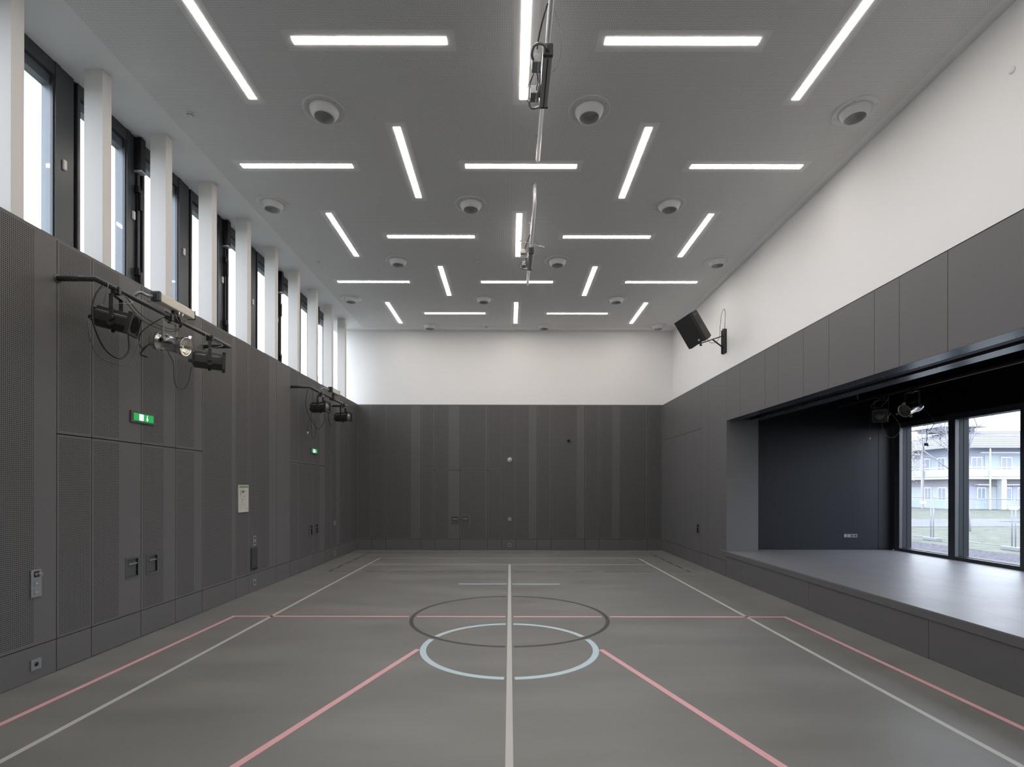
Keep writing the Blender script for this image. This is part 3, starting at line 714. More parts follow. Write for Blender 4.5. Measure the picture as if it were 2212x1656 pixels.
def fresnel(name, bp, az, tilt, drop, L, h, label, louver=False, group='black theatre spotlights', off=.0):
    t = thing(name, label, 'spotlight', tuple(bp), group)
    d, s, u = frame3(az, tilt); c = bp-UP*drop+d*off
    w = h*.84
    a, b = w/2, h/2
    poly = [(-a*.55,-b),(a*.55,-b),(a,-b*.45),(a,b*.35),(a*.62,b*.62),(a*.55,b),(-a*.55,b),(-a*.62,b*.62),(-a,b*.35),(-a,-b*.45)]
    mb = MB(); mb.prism(c, d, s, u, poly, -L*.5, L*.42)
    for k in (-1, 1):
        for q in (-.30, .18): mb.obox(c+d*q*L+s*k*(a*.80)+u*b*.52, (d,s,u), (L*.16,.006,.006), 1)
    mb.build('body', [M['blackmetal'], M['alu']], t, bevel=.006)
    mb = MB(); mb.obox(c-d*(L*.5+.012)+u*0, (d,s,u), (.014,a*.72,b*.72)); mb.obox(c-d*(L*.5+.045)-u*b*.3+s*0, (d,s,u), (.03,.022,.022)); mb.build('rear_cap', M['blackmetal'], t, bevel=.006)
    mb = MB(); F = c+d*L*.46; e = h*.55
    for x0, x1, y0, y1 in ((-e,e,e*.80,e),(-e,e,-e,-e*.80),(-e,-e*.80,-e,e),(e*.80,e,-e,e)):
        mb.obox(F+s*(x0+x1)/2+u*(y0+y1)/2, (d,s,u), (.022,abs(x1-x0)/2,abs(y1-y0)/2))
    n = 28
    outer = []; 
    rr = e*.76
    sq = []
    for j in range(n):
        th_ = 2*math.pi*j/n; cx, sx = math.cos(th_), math.sin(th_); k_ = e*.82/max(abs(cx), abs(sx)); sq.append(F+d*.012+s*cx*k_+u*sx*k_); outer.append(F+d*.012+s*cx*rr+u*sx*rr)
    for j in range(n): mb.face([sq[j], sq[(j+1)%n], outer[(j+1)%n], outer[j]])
    mb.build('front_frame', M['blackmetal'], t)
    if louver:
        mb = MB(); mb.lathe(F-d*.006, d, [(0,0),(rr,0),(rr,.003),(0,.003)], 28)
        mb.build('lens', M['lens'], t)
        mb = MB()
        for q in range(-5, 6):
            hh = math.sqrt(max(0, 1-(q/6)**2))*rr; mb.obox(F+d*.008+s*(q/6)*rr, (d,s,u), (.006,.0015,hh))
        mb.build('louvre', M['bakelite'], t)
    else:
        mb = MB(); mb.lathe(F-d*.01, d, [(0,-.001),(rr,-.001),(rr*.98,.003),(rr*.7,.018),(rr*.35,.028),(0,.031)], 32); mb.build('lens', M['lens'], t)
        mb = MB()
        for r_ in (.95,.8,.65,.5,.35): mb.lathe(F-d*.004+d*(.03*(1-r_)), d, [(rr*r_,0),(rr*r_,.004),(rr*(r_-.04),.004)], 28, 0, False)
        mb.build('lens_ring', M['steel' if bp.x < 0 else 'blackmetal'], t)  # stage copy in black, its dimness put into the colour
    top = Vector((c.x, c.y, bp.z-.09))
    yoke(t, c, s, top, a+.016, .022, 'blackmetal')
    for k in (-1, 1):
        mb = MB(); mb.cyl(c+s*k*(a), c+s*k*(a+.045), .028, 18); mb.cyl(c+s*k*(a)-u*.05, c+s*k*(a+.014)-u*.05, .036, 18); mb.build('tilt_knob', M['blackmetal'], t)
    mb = MB(); mb.cyl(c-u*b, c-u*(b+.03), .018, 12); mb.build('focus_knob', M['blackmetal'], t)
    clampset(t, bp, d)
    # safety wire from bar to rear
    R0 = c-d*L*.42+u*b
    cable(t, [bp+Vector((0,-.14,.033)), bp+Vector((.035,-.16,-.01)), bp+Vector((.0,-.15,-.12)), R0+u*.05, R0+Vector((0,0,.01)), R0+d*.12+u*.02, c+s*-(a+.05)+u*(b+.04), c+d*.16-s*.1+u*(b+.12), bp+Vector((.03,.05,-.03)), bp+Vector((0,.05,.033))], .0028, M['wire'], 'safety_wire')
    return t, c, d, s, u
def par(name, bp, az, tilt, drop, L, r, label, off=0.):
    t = thing(name, label, 'spotlight', tuple(bp), 'polished par can spotlights')
    d, s, u = frame3(az, tilt); c = bp-UP*drop+d*off
    mb = MB(); q = r
    mb.lathe(c-d*L*.5, d, [(0,0),(q*.5,.004),(q*.80,.02),(q*.94,.055),(q*.95,.10),(q*1.0,.105),(q*1.0,.12),(q*.88,.125),(q*.88,L-.075),(q*.93,L-.07),(q*1.0,L-.05),(q*1.0,L-.004),(q*1.03,L),(q*.97,L),(q*.95,L-.03)], 40, 0, False)
    mb.build('body', M['chrome'], t)
    mb = MB(); mb.lathe(c+d*(L*.5-.035), d, [(q*.95,.01),(q*.75,-.03),(q*.45,-.06),(0.0,-.07)], 32, 0, False); mb.build('reflector', M['reflector' if bp.x < 0 else 'lens'], t)  # stage copy gets a darker material to paint in the gloom
    mb = MB()
    for k in range(7): mb.tube([c+d*(L*.5-.012)+s*(q*.95*math.cos(a_))+u*(q*.95*math.sin(a_)) for a_ in (math.acos(-1+ (k+.5)*2/7), -math.acos(-1+(k+.5)*2/7))], .0016, 5)
    mb.build('front_wire', M['steel'], t)
    for k in range(3):
        a_ = math.radians((75, -50, 195)[k]); e = s*math.cos(a_)+u*math.sin(a_)
        mb = MB(); mb.obox(c+d*(L*.5+.005)+e*(q+.018), (d,e,d.cross(e)), (.02,.022,.014)); mb.build('filter_clip', M['chrome' if bp.x < 0 else 'plate'], t)  # duller clips on the stage copy, shade put into the colour
    top = Vector((c.x, c.y, bp.z-.075))
    yoke(t, c, s, top, q+.012, .018, 'alu' if bp.x < 0 else 'blackmetal')  # stage yoke darkened by colour to sit in the dark
    for k in (-1, 1):
        mb = MB(); P = c+s*k*(q+.016); mb.cyl(P, P+s*k*.02, .012, 12)
        for j in range(3):
            a_ = j*math.pi/3; v = d*math.cos(a_)+u*math.sin(a_); mb.obox(P+s*k*.024, (v, s, v.cross(s)), (.032,.008,.009))
        mb.build('star_knob', M['blackmetal'], t)
    clampset(t, bp, d)
    return t, c, d, s, u
BX = -4.528
a_, c_, d_, s_, u_ = fresnel('theatre_spotlight', Vector((BX,5.88,4.28)), 13, 13, .36, .39, .225, 'large black spotlight with louvred front, nearest on the near wall bar', True)
cable(a_, [c_-d_*.24-u_*.03, (-4.62,5.60,3.80), (-4.60,5.62,3.60), (-4.58,5.72,3.46), (-4.5,5.95,3.42), (-4.50,6.1,3.55), (-4.50,6.22,3.78)], .0055, M['cablegrey'])
cable(a_, [(-4.52,5.68,4.25), (-4.52,5.58,4.1), (-4.52,5.53,3.9), (-4.50,5.56,3.7), (-4.5,5.7,3.53), (-4.5,5.9,3.49), (-4.62,6.2,3.66), (-4.7,6.3,3.9), (-4.75,6.35,4.1)], .009, M['rubber'])
b_, c2, d2, s2, u2 = par('par_spotlight', Vector((BX,6.80,4.28)), 0, 12, .36, .46, .122, 'polished metal par can hanging in the middle of the near wall bar')
cable(b_, [c2-d2*.22, (-4.8,6.72,3.84), (-4.82,6.66,3.86), (-4.74,6.58,4.0), (-4.6,6.7,4.2), (-4.52,6.75,4.26)], .006, M['rubber'])
cable(b_, [(-4.76,6.70,3.86),(-4.80,6.66,3.76),(-4.78,6.64,3.72),(-4.72,6.66,3.70)], .010, M['rubber'])
c3_, c3, d3, s3, u3 = fresnel('theatre_spotlight', Vector((BX,7.72,4.28)), 30, 2, .365, .40, .235, 'black spotlight at the far end of the near wall bar', False)
cable(c3_, [c3-d3*.24, pix(419,791,7.75)], .005, M['cablegrey'])
e_, c4, d4, s4, u4 = fresnel('theatre_spotlight', Vector((BX,12.22,4.28)), -10, -2, .35, .40, .235, 'black spotlight with clear lens, nearer one on the far wall bar', False)
P_ = lambda *q: [pix(u, v, Y) for u, v, Y in q]
cable(e_, P_((665,839,11.58),(660,871,11.58),(666,896,11.7),(671,907,11.8),(681.6,921.4,12.0),(688,927,12.1),(694,921,12.2),(700.4,909,12.25),(700,892,12.3)), .006, M['rubber'])
cable(e_, P_((675,843,11.78),(675.5,871,11.8),(672,889,11.8),(671.4,906,11.8),(673,928.7,11.85),(673.8,940,11.85),(677,949,11.9),(681,938,12.0),(682,925,12.0),(679.4,912,11.95),(675,906,11.9),(670,906,11.8),(665.6,911,11.75),(664.3,918,11.75),(664.6,928.7,11.75)), .0045, M['rubber'])
mb = MB(); q = pix(664.6,928.7,11.75); mb.cyl(q, q-UP*.04, .013, 10); mb.cyl(q-UP*.04, q-UP*.09, .016, 10, 1); mb.build('plug', [M['rubber'], M['sensor']], e_)
f_, c5, d5, s5, u5 = fresnel('theatre_spotlight', Vector((BX,13.88,4.28)), -14, -1, .35, .40, .235, 'black spotlight with clear lens, farther one on the far wall bar', False)
cable(f_, [c5-d5*.2-u5*.09]+P_((720,915,13.4),(715,920.7,13.2),(710,907,12.9),(708.4,889,12.7),(703,868,12.6),(700,857,12.5)), .006, M['rubber'])
# flex loops between fixtures along the near bar
t = thing('loose_cables', 'thin cables draped along the near wall bar and hanging down the wall', 'cable', (BX,6.2,4.2))
cable(t, [(BX,6.02,4.255), (BX,6.3,4.12), (BX,6.7,4.10), (BX+.02,6.95,4.16), (BX,7.0,4.25)], .005, M['rubber'], 'cable')
cable(t, [(BX,6.02,4.19), (BX-.02,6.35,4.07), (BX,6.75,4.07), (BX+.02,6.98,4.15)], .005, M['rubber'], 'cable')
cable(t, [pix(u, v, 5392/(1101-u)) for u, v in ((360,755),(365,766),(373,781),(375,800),(376,822),(381,836),(390,841.5),(400,838),(408,822),(411,805),(413,795),(420,791))], .0048, M['rubber'], 'cable')
cable(t, [(BX+.03,6.9,4.36),(BX+.045,6.93,4.3),(BX+.03,7.0,4.22),(BX-.03,7.06,4.22),(BX-.04,7.12,4.3)], .008, M['rubber'], 'cable')
cable(t, [(BX-.04,6.78,4.34),(BX+.045,6.85,4.28),(BX+.03,6.95,4.24),(BX+.04,7.05,4.26),(BX-.03,7.15,4.33)], .007, M['rubber'], 'cable')

# power distribution boxes
def powerbox(name, x, ya, yb, zb, label, below=False, group=None, scale=1.0, mat='cream', hose=True):
    t = thing(name, label, 'power box', (x, ya, zb), group)
    w, h = .052*scale, .060*scale; zc = zb+h if not below else zb-h
    mb = MB(); mb.box(x-w, x+w, ya+.03, yb-.012, zc-h, zc+h); mb.build('housing', M[mat], t, bevel=.014)
    for a, b in ((ya-.018, ya+.03), (yb-.012, yb)):
        mb = MB(); mb.box(x-w-.004, x+w+.004, a, b, zc-h-.004, zc+h+.004); mb.build('end_cap', M['darkgrey'], t, bevel=.012)
    mb = MB(); mb.box(x-w*.35, x+w*.35, ya-.024, ya-.018, zc-h*.6, zc+h*.6); mb.build('cap_recess', M['bakelite'], t, bevel=.003)
    if hose:
        P = bez([(x-w*.6, ya-.02, zc-.01), (x-w*1.2, ya-.06, zc-.015), (x-w*2.4, ya-.09, zc+.01), (x-w*3.4, ya-.10, zc-.02), (x-w*3.8, ya-.09, zc-.05)])
        mb = MB(); mb.tube(P, .017, 12)
        for i in range(0, len(P)-1, 2): mb.tube([P[i], P[i]+(P[i+1]-P[i])*.4], .021, 12)
        mb.build('conduit', M['alu'], t)
    return t, zc
pb, zc = powerbox('power_distribution_box', -4.50, 6.50, 7.24, 4.375, 'cream power box with dark end caps above the near wall bar', group=None)
mb = MB(); mb.box(-4.535,-4.485,6.84,6.88,4.30,4.38); mb.box(-4.56,-4.49,6.80,7.0,4.245,4.315); mb.build('mount_clamp', M['blackmetal'], pb, bevel=.006)
for y in (6.90, 6.97): mb = MB(); mb.cyl((-4.47,y,4.31), (-4.46,y,4.37), .010, 12); mb.build('mount_bolt', M['chrome'], pb)
cable(pb, [(-4.54,6.47,4.36),(-4.56,6.42,4.34),(-4.56,6.38,4.29)], .007, M['cablegrey'])
pb, zc = powerbox('power_distribution_box', -4.47, 12.74, 13.30, 4.40, 'cream power box above the far wall bar')
mb = MB(); mb.box(-4.53,-4.47,13.02,13.07,4.29,4.41); mb.box(-4.58,-4.46,12.98,13.14,4.24,4.32); mb.build('mount_clamp', M['blackmetal'], pb, bevel=.006)

# ceiling pipes
def ceilbar(y0, y1, ym, x, label):
    z = 2+4.79; t = thing('ceiling_lighting_bar', label, 'lighting bar', (x, y0, ZC), 'white pipes under the ceiling')
    mb = MB(); mb.tube([(x,y0,ZC),(x,y0,z),(x,y1,z),(x,y1,ZC)], .030, 20); mb.build('pipe', M['tubew'], t)
    mb = MB(); mb.cyl((x,ym,z), (x,ym,ZC), .022, 16); mb.build('hanger', M['tubew'], t)
    for y in (y0, ym, y1): mb = MB(); mb.lathe((x,y,ZC), (0,0,-1), [(0,0),(.05,0),(.05,.006),(.031,.008)], 24); mb.build('ceiling_flange', M['tubew'], t)
    return t
ceilbar(4.05, 7.44, 4.9, .402, 'white pipe hung under the ceiling nearest the camera')
ceilbar(8.60, 11.99, 9.85, .412, 'white pipe hung under the ceiling in mid hall')
def ceilkit(x, y0, y1, label, big):
    zb = 2+4.72
    t, zc = powerbox('power_distribution_box', x+.005, y0, y1, zb, label, True, None, 1.0, 'alu', False)
    mb = MB(); mb.box(x+.0, x+.012, y0+.04, y1-.02, zc-.0625, zc-.06); mb.build('slot', M['bakelite'], t)
    xx = x-.11
    for ya in ((y0+.16, y1-.17) if big else (y1-.17,)):
        mb = MB(); mb.box(xx-.05, xx+.045, ya-.07, ya+.08, zc-.055, zc+.04); mb.build('hook_clamp', M['plate'], t, bevel=.008)
        dirn = -1 if ya < (y0+y1)/2 else 1
        P = [(xx-.035, ya+dirn*.05, zc-.02), (xx-.055, ya+dirn*.13, zc-.02), (xx-.035, ya+dirn*.22, zc-.01), (xx+.03, ya+dirn*.24, zc), (xx+.09, ya+dirn*.19, zc), (xx+.10, ya+dirn*.10, zc)]
        mb = MB(); mb.tube(bez(P), .014, 10, 0); mb.build('hook', M['plate'], t)
        mb = MB(); mb.cyl((xx+.02, ya-.09, zc-.055), (xx+.02, ya+.06, zc-.055), .009, 10); mb.build('hook_bolt', M['alu'], t)
    cable(t, [(x-.03, y0-.42, zc+.1), (x-.07, y0-.28, zc+.06), (x-.10, y0-.12, zc+.03), (x-.11, y0+.02, zc+.03)], .009, M['cablegrey'])
    cable(t, [(x+.045, y0-.36, zc+.08), (x+.12, y0-.22, zc), (x+.145, y0+.0, zc-.02), (x+.12, y0+.2, zc-.02), (x+.06, y0+.30, zc)], .0028, M['wire'])
    cable(t, [(xx-.03, y0+.25, zc-.06), (xx-.09, y0+.38, zc-.1), (xx-.115, y0+.50, zc-.1), (xx-.07, y0+.62, zc-.08), (xx-.01, y0+.60, zc-.05)], .004, M['cablegrey'])
    cable(t, [(xx-.02, y0+.25, zc-.04), (xx-.06, y0+.4, zc-.06), (xx-.06, y0+.6, zc-.06)], .004, M['rubber'])
    for k in range(3):
        cable(t, [(xx+.01+.02*k, y0+.24, zc-.03), (xx+.03+.012*k, y0+.36, zc-.07), (xx+.02+.02*k, y0+.48, zc-.02), (xx+.035+.012*k, y0+.62, zc-.03)], .006, [M['rubber'], M['wire'], M['cablegrey']][k])
    return t
ceilkit(.395, 5.44, 6.20, 'grey metal power box with clamps and cables on the near ceiling pipe', True)
k_ = ceilkit(.405, 10.02, 10.80, 'small grey power box with clamps on the mid hall ceiling pipe', False)
mb = MB(); mb.cyl((.20,9.72,6.70),(.62,9.95,6.70),.006,8); mb.cyl((.58,9.93,6.70),(.66,9.97,6.70),.014,8); mb.cyl((.18,9.71,6.70),(.24,9.74,6.70),.012,8); mb.build('safety_bolt', M['sensor'], k_)
mb = MB(); mb.box(.20,.32,10.05,10.13,6.62,6.70); mb.cyl((.17,10.10,6.66),(.24,10.10,6.66),.012,10); mb.build('hook_clamp', M['steel'], k_, bevel=.006)

# ------------------------------------------------------------------ loudspeaker
def Rm(a, b, c): return Matrix.Rotation(a, 3, 'Z') @ Matrix.Rotation(b, 3, 'X') @ Matrix.Rotation(c, 3, 'Y')
Rs = Rm(-.732, .448, -.356); P0 = Vector((4.086, 11.622, 5.573)); w, dd, h = .439, .379, .69
sp = thing('loudspeaker', 'black loudspeaker tilted down on a wall bracket at the right wall', 'speaker', tuple(P0))
T = lambda x, y, z: P0+Rs@Vector((x, y, z))
ax = (Rs@Vector((1,0,0)), Rs@Vector((0,1,0)), Rs@Vector((0,0,1)))
mb = MB(); poly = [(-w/2,.03),(w/2,.03),(w/2,dd*.35),(w*.36,dd),(-w*.36,dd),(-w/2,dd*.35)]
mb.rings([[T(x, y, z) for x, y in [(-w/2,.045),(w/2,.045),(w/2,dd),(-w/2,dd)]] for z in (-h/2, h/2)], 0, False)
mb.build('cabinet', M['cab'], sp, bevel=.012)
mb = MB(); mb.rings([[T(x, y, z) for x, y in [(-w/2,.046),(-w/2,.0),(w*.40,.0),(w/2,.05),(w/2,.06)]] for z in (-h/2, h/2)], 0, False); gr = mb.build('grille', M['grille'], sp)
mb = MB(); mb.obox(T(w*.18,-.003,-h*.40), ax, (.020,.003,.022)); bd = mb.build('logo_badge', M['badge'], sp)
text_mesh('EV', .026, T(w*.18-.016,-.0072,-h*.40-.009), ax[0], ax[2], M['cab'], sp, 'logo_text', .0005)
mb = MB(); mb.obox(T(w/2+.001,dd*.52,h*.10), ax, (.002,dd*.15,.068)); mb.build('handle_recess', M['bakelite'], sp)
mb = MB(); mb.lathe(T(w/2+.001,dd*.33,h*.385), ax[0], [(.0,0),(.016,0),(.016,.002),(0,.002)], 16); mb.obox(T(w/2+.002,dd*.60,h*.385), ax, (.001,.055,.005)); mb.build('side_logo', M['plate'], sp)
for x in (-w*.38, w*.38):
    mb = MB(); mb.obox(T(x,dd*.5,-h/2-.008), ax, (.03,dd*.4,.008)); mb.build('foot', M['cab'], sp, bevel=.003)
br = thing('speaker_bracket', 'black steel wall bracket carrying the loudspeaker', 'bracket', (XW,12.58,5.62))
mb = MB(); mb.box(XW-.02, XW, 12.50, 12.66, 5.33, 5.91); mb.box(XW-.075, XW-.02, 12.50, 12.515, 5.33, 5.91); mb.box(XW-.075, XW-.02, 12.645, 12.66, 5.33, 5.91)
mb.build('wall_rail', M['blackmetal'], br)
mb = MB(); mb.cyl((XW-.06,12.58,5.30),(XW-.06,12.58,5.93),.016,12); mb.build('pivot_rod', M['blackmetal'], br)
A0 = Vector((XW-.05,12.58,5.76)); A1 = T(0,dd*.5,-h/2-.02)
A2 = A1+(A1-A0).normalized()*.10
mb = MB(); dv = (A2-A0).normalized(); sd = dv.cross(UP).normalized(); mb.obox((A0+A2)/2, (dv,sd,sd.cross(dv)), ((A2-A0).length/2,.018,.012)); mb.build('arm', M['blackmetal'], br)
S0 = Vector((XW-.05,12.58,5.46)); S1 = A0+(A1-A0)*.5
mb = MB(); mb.cyl(S0, S1, .018, 12); mb.build('strut', M['blackmetal'], br)
mb = MB(); mb.cyl(A1-UP*.06, A1+UP*.02, .022, 12); mb.obox(A1-UP*.05, ((1,0,0),(0,1,0),(0,0,1)), (.03,.008,.008)); mb.build('swivel', M['blackmetal'], br)
cable(sp, [T(w*.25,dd*.9,-h*.5)]+[pix(*q) for q in ((1533,738,11.85),(1541,739.5,12.0),(1549,735,12.2),(1554,724,12.4),(1555,705,12.45),(1557,685,12.5),(1560,672,12.52),(1564,666.5,12.55),(1565.6,674,12.58),(1565.6,690,12.6),(1564.6,711,12.6))], .005, M['rubber'])

# ------------------------------------------------------------------ fixtures over the stage
ps, c6, d6, s6, u6 = par('par_spotlight', Vector((7.0,8.90,3.76)), 192, 21, .34, .36, .112, 'polished par can hanging in the dark above the stage')
cable(ps, [c6-d6*.18, (7.25,8.85,3.3), (7.3,8.8,3.15), (7.2,8.78,3.0), (7.13,8.75,3.02), (7.13,8.74,2.9), (7.12,8.74,2.8)], .005, M['rubber'])
mb = MB(); mb.obox((7.115,8.74,2.765), ((1,0,0),(0,1,0),(0,0,1)), (.022,.02,.022)); mb.cyl((7.115,8.74,2.76),(7.15,8.74,2.74),.016,10); mb.build('plug', M['rubber'], ps, bevel=.004)
fs, c7, d7, s7, u7 = fresnel('theatre_spotlight', Vector((7.0,9.64,3.76)), -135, 15, .36, .30, .22, 'dim black spotlight above the stage, left of the polished can')
cable(fs, [c7+UP*-.05, (7.0,9.6,3.15), (7.08,9.62,3.0), (7.25,9.64,2.98), (7.33,9.6,3.15), (7.22,9.6,3.35), (7.1,9.6,3.45)], .004, M['cablegrey'])
t = thing('hanging_stage_cable', 'thin black cable with metal tip hanging over the stage, beside the dim spotlight', 'cable', (7.0,9.95,3.7))
cable(t, [(7.0,9.95,3.73),(7.0,9.95,3.4),(7.005,9.95,3.0)], .004, M['rubber'], 'cable')
mb = MB(); mb.cyl((7.005,9.95,3.0),(7.005,9.95,2.965),.01,8); mb.build('plug', M['sensor'], t)

# ------------------------------------------------------------------ outside
GZ = -.2
def noisem(name, col, amt, sc, rough=.9): m = pbsdf(name, col, rough, 0, .1); noisy(m, col, amt, sc, 5); return m
M['grass'] = noisem('grass', (.118,.127,.105), .22, (2,2,2)); M['gravel'] = noisem('gravel', (.085,.083,.098), .5, (14,14,14))
M['path'] = noisem('path', (.155,.155,.165), .06, (1,1,1)); M['facade'] = pbsdf('facade_hazed', (.40,.44,.46), .8); M['facade2'] = pbsdf('facade_grey_hazed', (.36,.38,.46), .8)  # facade tones lifted, outdoor haze put into the colour
M['facade3'] = pbsdf('facade_glassy', (.36,.42,.43), .5); M['brown'] = pbsdf('facade_mauve_hazed', (.33,.31,.35), .8); M['rail'] = pbsdf('rail_white', (.66,.68,.70), .5)  # mauve band lightened with the same painted haze
M['roof'] = pbsdf('roof_pale', (.24,.25,.27), .8); M['wpane'] = pbsdf('far_window_hazed', (.27,.30,.38), .3); M['bark'] = pbsdf('bark', (.26,.255,.28), .9); M['leaf'] = pbsdf('dry_leaf', (.30,.26,.22), .9)  # far panes lightened to carry the haze in their colour
M['fence'] = pbsdf('galvanised', (.25,.26,.30), .5, .1); M['signw'] = pbsdf('sign_pale', (.72,.78,.74), .6); M['concrete'] = pbsdf('concrete_foot', (.22,.23,.26), .9)
mb = MB(); mb.box(9.23, 150, -60, 160, GZ-.3, GZ); struct(mb.build('ground_lawn', M['grass']), 'pale winter lawn outside the stage windows', 'ground')
mb = MB(); mb.box(9.27, 16.9, -20, 40, GZ, GZ+.02); mb.box(9.2,9.27,-20,40,GZ,.55,1); struct(mb.build('ground_gravel', [M['gravel'], M['concrete']]), 'strip of gravel outside the stage windows', 'ground')
mb = MB(); z = GZ+.015
mb.face([(18.6,29.5,z),(18.6,36.5,z),(33,37.5,z),(33,30.2,z)]); mb.face([(33,30.2,z),(33,31.4,z),(60,30.0,z),(60,26.8,z)]); mb.face([(33,34.6,z),(33,37.5,z),(60,39.5,z),(60,34.6,z)]); 
mb.face([(18.6,54.6,z),(18.6,56.2,z),(90,56.2,z),(90,54.6,z)])
struct(mb.build('ground_path', M['path']), 'pale paved paths crossing the lawn', 'ground')
mb = MB(); mb.box(-150, -5.9, -60, 160, GZ-.3, GZ); struct(mb.build('ground_left', M['grass']), 'ground on the window side of the hall', 'ground')
# building across the lawn
FY = 56.5; FX = 48.8
bd = thing('apartment_building', 'haze-pale two storey building with balconies and low ribbed roof beyond the lawn', 'building', (FX, FY, GZ))
def bpart(name, mat, boxes, parent=bd, **k):
    mb = MB()
    for b in boxes: mb.box(*b)
    return mb.build(name, M[mat], parent, **k)
Z1 = GZ+3.35; Z2 = GZ+6.75
bpart('wall', 'facade', [(FX, FX+40, FY, FY+12, GZ, Z2)])
bpart('wall_band', 'brown', [(FX-.02, FX+40, FY-.04, FY, Z1-.9, Z1-.1), (FX-.04, FX, FY, FY+12, Z1-.9, Z1-.1)])
bpart('wall_band', 'facade2', [(FX-.03, FX+40, FY-.05, FY, Z2-.9, Z2-.01), (FX-.055, FX, FY, FY+12, Z2-.9, Z2)])
bpart('balcony_slab', 'rail', [(FX-1.3, FX+40, FY-1.6, FY, Z1-.06, Z1+.12), (FX-1.3, FX, FY, FY+12, Z1-.06, Z1+.12)])
bpart('balcony_rail', 'rail', [(FX-1.3, FX+40, FY-1.62, FY-1.58, Z1+1.15, Z1+1.24), (FX-1.32, FX-1.28, FY-1.6, FY+12, Z1+1.15, Z1+1.24), (FX-1.3, FX+40, FY-1.62, FY-1.58, Z1+.92, Z1+.98), (FX-1.32, FX-1.28, FY-1.6, FY+12, Z1+.92, Z1+.98)])
bpart('balcony_panel', 'facade3', [(FX-1.3, FX+40, FY-1.6, FY-1.58, Z1+.2, Z1+.9), (FX-1.30, FX-1.28, FY-1.6, FY+12, Z1+.2, Z1+.9)])
for x in (FX-1.2, FX+2.7, FX+6.6, FX+10.5): bpart('post', 'rail', [(x-.05, x+.05, FY-1.72, FY-1.63, GZ, Z2)])
for y in (FY+2.2, FY+5.2, FY+8.5): bpart('post', 'brown', [(FX-1.52, FX-1.34, y-.12, y+.12, GZ, Z2)])
bpart('ground_column', 'facade', [(FX+4.1, FX+4.65, FY-1.5, FY-1.0, GZ, Z1-.06)])
for x0, x1, z0, z1 in ((FX+2.75,FX+3.7,GZ+1.05,GZ+2.4),(FX+5.0,FX+6.6,GZ+1.05,GZ+2.4),(FX+.6,FX+1.6,GZ+.9,GZ+2.4),(FX+7.2,FX+8.2,GZ+.2,GZ+2.4),(FX+.5,FX+1.7,Z1+1.0,Z1+2.4),(FX+2.1,FX+3.3,Z1+1.0,Z1+2.4),(FX+5.4,FX+6.6,Z1+.9,Z1+2.4)):
    f = bpart('window', 'rail', [(x0, x1, FY-.10, FY-.0, z0, z1)]); bpart('pane', 'wpane', [(x0+.1, (x0+x1)/2-.05, FY-.12, FY-.09, z0+.1, z1-.1), ((x0+x1)/2+.05, x1-.1, FY-.12, FY-.09, z0+.1, z1-.1)], f)
for y0, y1, z0, z1 in ((FY+.6,FY+1.7,GZ+.9,GZ+2.4),(FY+2.6,FY+3.6,GZ+.9,GZ+2.4),(FY+.7,FY+1.8,Z1+.9,Z1+2.4),(FY+2.8,FY+4.2,Z1+.9,Z1+2.4),(FY+6,FY+7.4,Z1+.9,Z1+2.4)):
    f = bpart('window', 'rail', [(FX-.10, FX, y0, y1, z0, z1)]); bpart('pane', 'wpane', [(FX-.12, FX-.09, y0+.1, (y0+y1)/2-.05, z0+.1, z1-.1), (FX-.12, FX-.09, (y0+y1)/2+.05, y1-.1, z0+.1, z1-.1)], f)
bpart('lower_cladding', 'facade3', [(FX+.2, FX+4.0, FY-.05, FY, GZ, GZ+1.0), (FX+5.0, FX+10, FY-.05, FY, GZ, GZ+1.0), (FX-.06, FX, FY+.3, FY+12, GZ, GZ+.9), (FX+3.6, FX+5.2, FY-.05, FY, Z1+.2, Z1+2.5)])
bpart('dark_bay', 'facade2', [(FX+1.9, FX+2.6, FY-.062, FY, GZ, GZ+2.5), (FX+6.7, FX+7.2, FY-.06, FY, GZ, GZ+2.5), (FX+.1, FX+.45, FY-.06, FY, Z1, Z2)])
bpart('awning', 'rail', [(FX+2.5, FX+3.75, FY-.5, FY, GZ+2.62, GZ+2.74), (FX+4.8, FX+8.1, FY-.5, FY, GZ+2.62, GZ+2.74), (FX+3.0, FX+10, FY-.3, FY, Z2-.62, Z2-.45)])
mb = MB(); e = 1.9; zr = Z2
ridge = [(FX+5.5, FY+6, zr+2.6), (FX+34, FY+6, zr+2.6)]
A, B_, C_, D_ = (FX-e, FY-e, zr), (FX+40+e, FY-e, zr), (FX+40+e, FY+12+e, zr), (FX-e, FY+12+e, zr)
mb.face([A, B_, ridge[1], ridge[0]]); mb.face([D_, A, ridge[0]]); mb.face([B_, C_, ridge[1]]); mb.face([C_, D_, ridge[0], ridge[1]]); mb.face([A, B_, C_, D_])
mb.box(FX-e, FX+40+e, FY-e-.02, FY-e+.12, zr-.14, zr+.06); mb.box(FX-e-.02, FX-e+.12, FY-e, FY+12+e, zr-.14, zr+.06)
rf = mb.build('roof', M['roof'], bd)
mb = MB()
for i in range(9):
    k_ = (i+.7)/9.5; y = FY-e+k_*(6+e); z = zr+2.6*k_+.06; x0 = FX-e+k_*(5.5+e); mb.box(x0, FX+40, y-.10, y+.10, z-.05, z+.03)
    x = FX-e+k_*(5.5+e); mb.box(x-.10, x+.10, y, FY+12, z-.05, z+.03)
mb.build('roof_batten', M['facade2'], rf)
